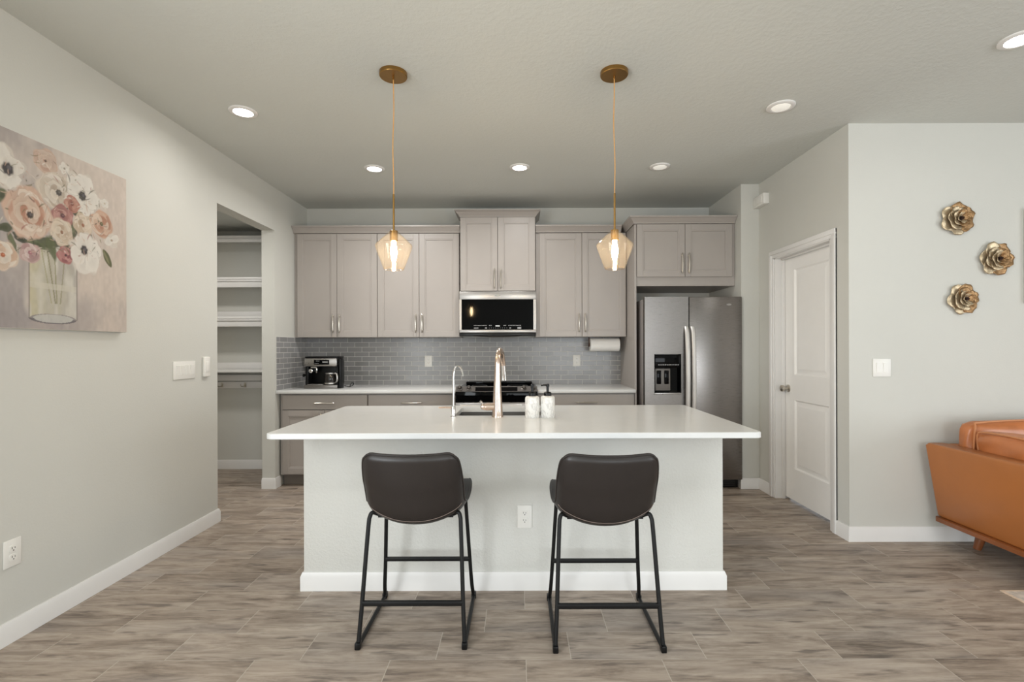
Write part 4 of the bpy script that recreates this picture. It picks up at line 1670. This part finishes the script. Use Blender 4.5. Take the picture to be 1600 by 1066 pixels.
def flower(cy, cz, ry, rz, base, dark, light, center, cr=.14, rings=5, seed=0, petals=5, wob=.07, tilt=0, rose=True, cc=(0, 0)):
    rr = random.Random(seed * 13 + 5)
    sl = window(cy, cz, ry, rz)
    r_all, th_all = ell(cy, cz, ry, rz, wob, petals, seed * 1.7, tilt)
    clip = soft(r_all, .10)[sl]
    B, D, L = srgb(base), srgb(dark), srgb(light)
    ink = srgb(tuple(int(v * .62) for v in dark))
    img[sl] = lerp(img[sl], np.ones_like(img[sl]) * (B * .7 + D * .3), clip)
    if rose:
        for lay in range(rings):
            sc = 1.0 - .78 * lay / max(1, rings - 1)
            n = 6 if lay < 2 else 5
            for p in range(n):
                a = 2 * PI * p / n + lay * .62 + seed + rr.uniform(-.25, .25)
                oy, oz = cy + cc[0] * (1 - sc), cz + cc[1] * (1 - sc)
                py, pz = oy + ry * sc * .50 * math.cos(a), oz + rz * sc * .50 * math.sin(a)
                t = rr.random()
                col = (B * (1 - t) + (L if rr.random() < .6 else D) * t)
                col = col * rr.uniform(.94, 1.04)
                petal_dab(oy, oz, py, pz, ry * sc * .58, rz * sc * .40, a + PI / 2 + rr.uniform(-.3, .3), col, ink, clip, sl, .55)
    else:
        for p in range(petals):
            a = 2 * PI * (p * 2 % petals) / petals + seed + rr.uniform(-.15, .15)
            py, pz = cy + ry * .52 * math.cos(a), cz + rz * .52 * math.sin(a)
            t = rr.uniform(0, .55)
            col = (L * (1 - t) + B * t) * rr.uniform(.95, 1.0)
            petal_dab(cy, cz, py, pz, ry * .56, rz * .50, a + rr.uniform(-.2, .2), col, ink, np.ones_like(clip), sl, .35)
    if center is not None:
        a, _ = ell(cy + cc[0], cz + cc[1], ry * cr * 1.5, rz * cr * 1.5, .2, 5, seed)
        dab(soft(a, .6), dark, .5)
        a, _ = ell(cy + cc[0], cz + cc[1], ry * cr * 1.1, rz * cr * 1.1, .07, 7, seed)
        dab(soft(a, .3), center, .95)
        b2, _ = ell(cy + cc[0] + ry * cr * .2, cz + cc[1] + rz * cr * .2, ry * cr * .45, rz * cr * .45)
        dab(soft(b2, .4), tuple(min(255, v + 60) for v in center), .6)


WHT, SHD, LGT = (228, 220, 208), (186, 174, 160), (240, 234, 224)
INK = (50, 46, 50)
flower(2.357, 2.194, .067, .060, (214, 190, 172), (196, 160, 140), (224, 204, 188), (96, 76, 66), .10, 3, 1, 4)
flower(2.456, 2.193, .030, .027, WHT, SHD, LGT, (150, 140, 120), .2, 2, 2, 5, .2, 0, False)
flower(2.160, 2.100, .092, .098, WHT, SHD, LGT, INK, .30, 3, 3, 5, .12, 0, False, (.022, -.005))
flower(2.415, 2.064, .103, .095, (226, 214, 198), (190, 174, 156), (238, 230, 220), (74, 70, 66), .17, 4, 4, 4, .05, 0, True, (.01, .0))
flower(2.557, 2.092, .100, .112, WHT, SHD, LGT, INK, .22, 3, 5, 5, .12, .3, False, (.0, -.005))
flower(2.445, 1.957, .062, .056, (182, 132, 124), (146, 92, 90), (206, 160, 150), (100, 66, 70), .2, 3, 6, 5)
flower(2.498, 2.029, .044, .043, (190, 138, 120), (160, 104, 92), (210, 164, 146), (130, 80, 70), .2, 3, 7, 4)
flower(2.695, 2.089, .028, .024, WHT, SHD, LGT, (190, 176, 150), .2, 2, 8, 5, .2, 0, False)
flower(2.560, 1.939, .058, .064, (220, 202, 180), (188, 164, 138), (234, 220, 202), (150, 96, 70), .14, 3, 9, 5)
flower(2.741, 1.899, .050, .041, WHT, SHD, LGT, (170, 150, 130), .14, 2, 10, 4, .15, 0, False)
flower(2.674, 1.973, .076, .074, (214, 180, 156), (188, 138, 112), (230, 208, 188), (96, 92, 62), .15, 4, 11, 4)
flower(2.160, 1.712, .068, .068, (228, 212, 194), (204, 166, 138), (238, 228, 214), (176, 96, 60), .16, 3, 12, 5)
flower(2.281, 1.744, .052, .050, (208, 180, 172), (176, 140, 140), (224, 204, 198), (166, 112, 118), .2, 3, 13, 4)
flower(2.462, 1.766, .050, .045, (186, 128, 124), (150, 92, 94), (208, 160, 152), (80, 52, 54), .14, 3, 14, 4)
flower(2.273, 1.922, .121, .122, (218, 192, 172), (196, 146, 122), (232, 216, 200), (58, 52, 52), .14, 5, 15, 4, .04, 0, True, (.008, -.005))
flower(2.441, 1.875, .063, .070, (224, 208, 188), (194, 170, 146), (236, 226, 210), (140, 100, 76), .13, 3, 16, 5)
flower(2.579, 1.791, .092, .110, (230, 222, 212), SHD, LGT, INK, .23, 3, 17, 5, .14, -.3, False, (-.012, .02))
srnd = random.Random(21)
STROKES = [(226, 214, 198), (206, 176, 156), (170, 118, 108), (92, 94, 64), (120, 116, 84), (60, 62, 48), (238, 230, 220), (188, 160, 146), (150, 138, 128)]
for q in range(230):
    a = srnd.uniform(0, 2 * PI)
    d = math.sqrt(srnd.random())
    cy_, cz_ = 2.40 + .30 * d * math.cos(a), 1.95 + .27 * d * math.sin(a)
    if cz_ < 1.74:
        continue
    ln_, th_ = srnd.uniform(.010, .034), srnd.uniform(.0016, .0050)
    sl = window(cy_, cz_, ln_, ln_)
    tl = srnd.uniform(0, PI)
    y_, z_ = YY[sl] - cy_, ZZ[sl] - cz_
    aa, bb = y_ * math.cos(tl) + z_ * math.sin(tl), -y_ * math.sin(tl) + z_ * math.cos(tl)
    bb = bb - aa * aa * srnd.uniform(-12, 12)
    k_ = np.clip((1 - np.sqrt((aa / ln_) ** 2 + (bb / th_) ** 2)) / .5, 0, 1) * (NZ2[sl] > .35)
    img[sl] = lerp(img[sl], np.ones_like(img[sl]) * srgb(STROKES[srnd.choice([0, 0, 1, 1, 2, 3, 4, 5, 6, 7, 8])]), k_ * .62)
img = np.clip(img * .76 * (1 + (NZ2 - .5)[..., None] * .10), 0, 1)

t = thing('floral_painting', 'large unframed canvas painting of pale flowers in a glass vase on the left wall', 'painting', (LX, (YA + YB) / 2, ZA))
MB().box(LX + .001, LX + .034, YA, YB, ZA, ZB, .002).build('canvas', M['canvas_edge'], t)
vs = []
ins = .0015
for j in range(NP):
    for i in range(NP):
        vs.append((LX + .0346, YA + ins + (YB - YA - 2 * ins) * i / (NP - 1), ZA + ins + (ZB - ZA - 2 * ins) * j / (NP - 1)))
fs = []
for j in range(NP - 1):
    for i in range(NP - 1):
        a = j * NP + i
        fs.append((a, a + 1, a + NP + 1, a + NP))
pm = bpy.data.meshes.new('painted_face')
base = Vector(t.location)
arr = np.array(vs, np.float32) - np.array(base, np.float32)
pm.from_pydata([tuple(p) for p in arr.tolist()], [], fs)
ca = pm.color_attributes.new('paint', 'FLOAT_COLOR', 'POINT')
ca.data.foreach_set('color', np.concatenate([img.reshape(-1, 3), np.ones((NP * NP, 1))], axis=1).astype(np.float32).ravel())
pm.materials.append(M['painting'])
po = bpy.data.objects.new('painted_face', pm)
COL.objects.link(po)
po.parent = t

# ------------------------------------------------------------------ sofa, pillow, rug


def cushion(x0, x1, y0, y1, z0, z1, puff=.03, rad=.04, mtx=None, n=14, crease=0.0, seed=0):
    """soft box: superellipsoid-like rounded cushion"""
    b = bmesh.new()
    bmesh.ops.create_cube(b, size=2.0)
    bmesh.ops.subdivide_edges(b, edges=list(b.edges), cuts=n, use_grid_fill=True)
    hx, hy, hz = (x1 - x0) / 2, (y1 - y0) / 2, (z1 - z0) / 2
    rnd = random.Random(seed)
    ph = [rnd.uniform(0, 6) for _ in range(4)]
    for v in b.verts:
        u = v.co.copy()
        p = Vector((u.x * hx, u.y * hy, u.z * hz))
        q = Vector((max(-hx + rad, min(hx - rad, p.x)), max(-hy + rad, min(hy - rad, p.y)), max(-hz + rad, min(hz - rad, p.z))))
        d = p - q
        if d.length > 1e-9:
            mxd = max(abs(d.x), abs(d.y), abs(d.z))
            p = q + d.normalized() * mxd
        fx, fy, fz = 1 - u.x ** 2, 1 - u.y ** 2, 1 - u.z ** 2
        p.x += puff * u.x * fy * fz
        p.y += puff * u.y * fx * fz
        p.z += puff * u.z * fx * fy
        if crease:
            p += Vector((0, 0, 1)) * crease * math.sin(u.x * 5 + ph[0] + u.y * 3) * math.sin(u.y * 4 + ph[1]) * .5
            p += Vector((1, 0, 0)) * crease * math.sin(u.z * 5 + ph[2] + u.y * 6) * .5
        v.co = p + Vector(((x0 + x1) / 2, (y0 + y1) / 2, (z0 + z1) / 2))
    return MB().bm(b, mtx)


t = thing('sofa', 'cognac leather sofa on wooden legs against the living room wall', 'sofa', (3.75, 2.83, 0))
X0, X1, Y0, Y1 = 2.66, 4.86, 2.36, 3.285


def tapered(m, bot, top, z0, z1, rad=.02):
    """loft between rounded rectangles (x0,x1,y0,y1)"""
    rings = []
    for k, g in ((0, .012), (.03, 0), (.97, 0), (1, .012)):
        q = [bot[i] + (top[i] - bot[i]) * k for i in range(4)]
        r = rect(q[0] + g, q[1] - g, q[2] + g, q[3] - g, rad)
        rings.append([(x, y, z0 + (z1 - z0) * k) for x, y in r])
    m.rings(rings)


m = MB()
tapered(m, (2.735, 2.865, 2.42, 3.275), (2.66, 2.80, Y0, Y1), .192, .672, .03)
m.build('arm', M['tan'], t, smooth=50)
m = MB()
tapered(m, (4.655, 4.785, 2.42, 3.275), (4.72, 4.86, Y0, Y1), .192, .672, .03)
m.build('arm', M['tan'], t, smooth=50)
m = MB()
m.box(2.80, 4.72, 3.215, Y1 - .004, .20, .668, .02, 3)
m.build('back_frame', M['tan'], t)
m = MB()
m.box(2.78, 4.74, 2.43, 3.22, .20, .34, .015, 3)
m.build('seat_base', M['tan'], t)
m = MB()
rings = []
for k, g in ((.160, .008), (.164, .0), (.190, .0), (.194, .008)):
    r = rect(2.722 + g, 4.798 - g, 2.408 + g, 3.28 - g, .03)
    rings.append([(x, y, k) for x, y in r])
m.rings(rings)
m.build('wood_plinth', M['walnut'], t, smooth=50)
for lx, ly, sx, sy in ((2.975, 3.185, -.035, .02), (2.975, 2.52, -.035, -.03), (4.54, 3.185, .035, .02), (4.54, 2.52, .035, -.03)):
    m = MB()
    zb_ = .0055 if ly < 2.7 else 0
    m.tube([(lx, ly, .165), (lx + sx, ly + sy, zb_)], [.034, .021], 20)
    m.build('leg', M['walnut'], t)
for i in range(2):
    a = 2.815 + i * .945
    m = cushion(a, a + .94, 2.40, 3.09, .335, .49, .02, .04, seed=i)
    m.build('seat_cushion', M['tan_cushion'], t, smooth=80)
    m = cushion(a + .01, a + .93, 3.105, 3.225, .47, .825, .014, .05, None, 14, .006, i + 5)
    bc = m.build('back_cushion', M['tan_cushion'], t, smooth=80)
    m = MB()
    m.tube([(a + .012, 3.105, .52), (a + .022, 3.102, .79), (a + .06, 3.105, .828), (a + .47, 3.105, .845), (a + .88, 3.105, .828), (a + .918, 3.102, .79), (a + .928, 3.105, .52)], .006, 8, 6)
    m.build('piping', M['piping'], bc)
tp = thing('throw_pillow', 'cognac leather pillow with piping leaning inside the sofa arm', 'pillow', (2.90, 2.735, .515))
R = Matrix.Translation((2.828, 2.735, .515)) @ Matrix.Rotation(-.135, 4, 'Y')
m = cushion(0, .125, -.345, .345, .012, .262, .016, .055, R, 14, .010, 3)
m.build('cover', M['tan_cushion'], tp, smooth=80)
m = MB()
loop = []
for y, z in ((-.30, .03), (-.325, .06), (-.33, .14), (-.325, .235), (-.29, .266), (-.15, .27), (0, .268), (.15, .272), (.29, .266), (.325, .235), (.33, .14), (.325, .06), (.30, .03)):
    loop.append(R @ Vector((.016, y, z)))
m.tube(loop, .006, 8, 4)
m.build('piping', M['piping'], tp)

t = thing('area_rug', 'pale rug with bound edge on the floor at the lower right under the sofa front', 'rug', (3.7, 1.6, 0))
MB().box(2.570, 4.95, .62, 2.645, 0, .005, .001, 1).build('rug_pile', M['rug'], t)
m = MB()
m.box(2.557, 2.572, .608, 2.657, 0, .0055, .001, 1)
m.box(2.572, 4.963, 2.643, 2.657, 0, .0055, .001, 1)
m.box(2.572, 4.963, .608, .622, 0, .0055, .001, 1)
m.box(4.948, 4.963, .622, 2.643, 0, .0055, .001, 1)
m.build('binding', M['rug_edge'], t)
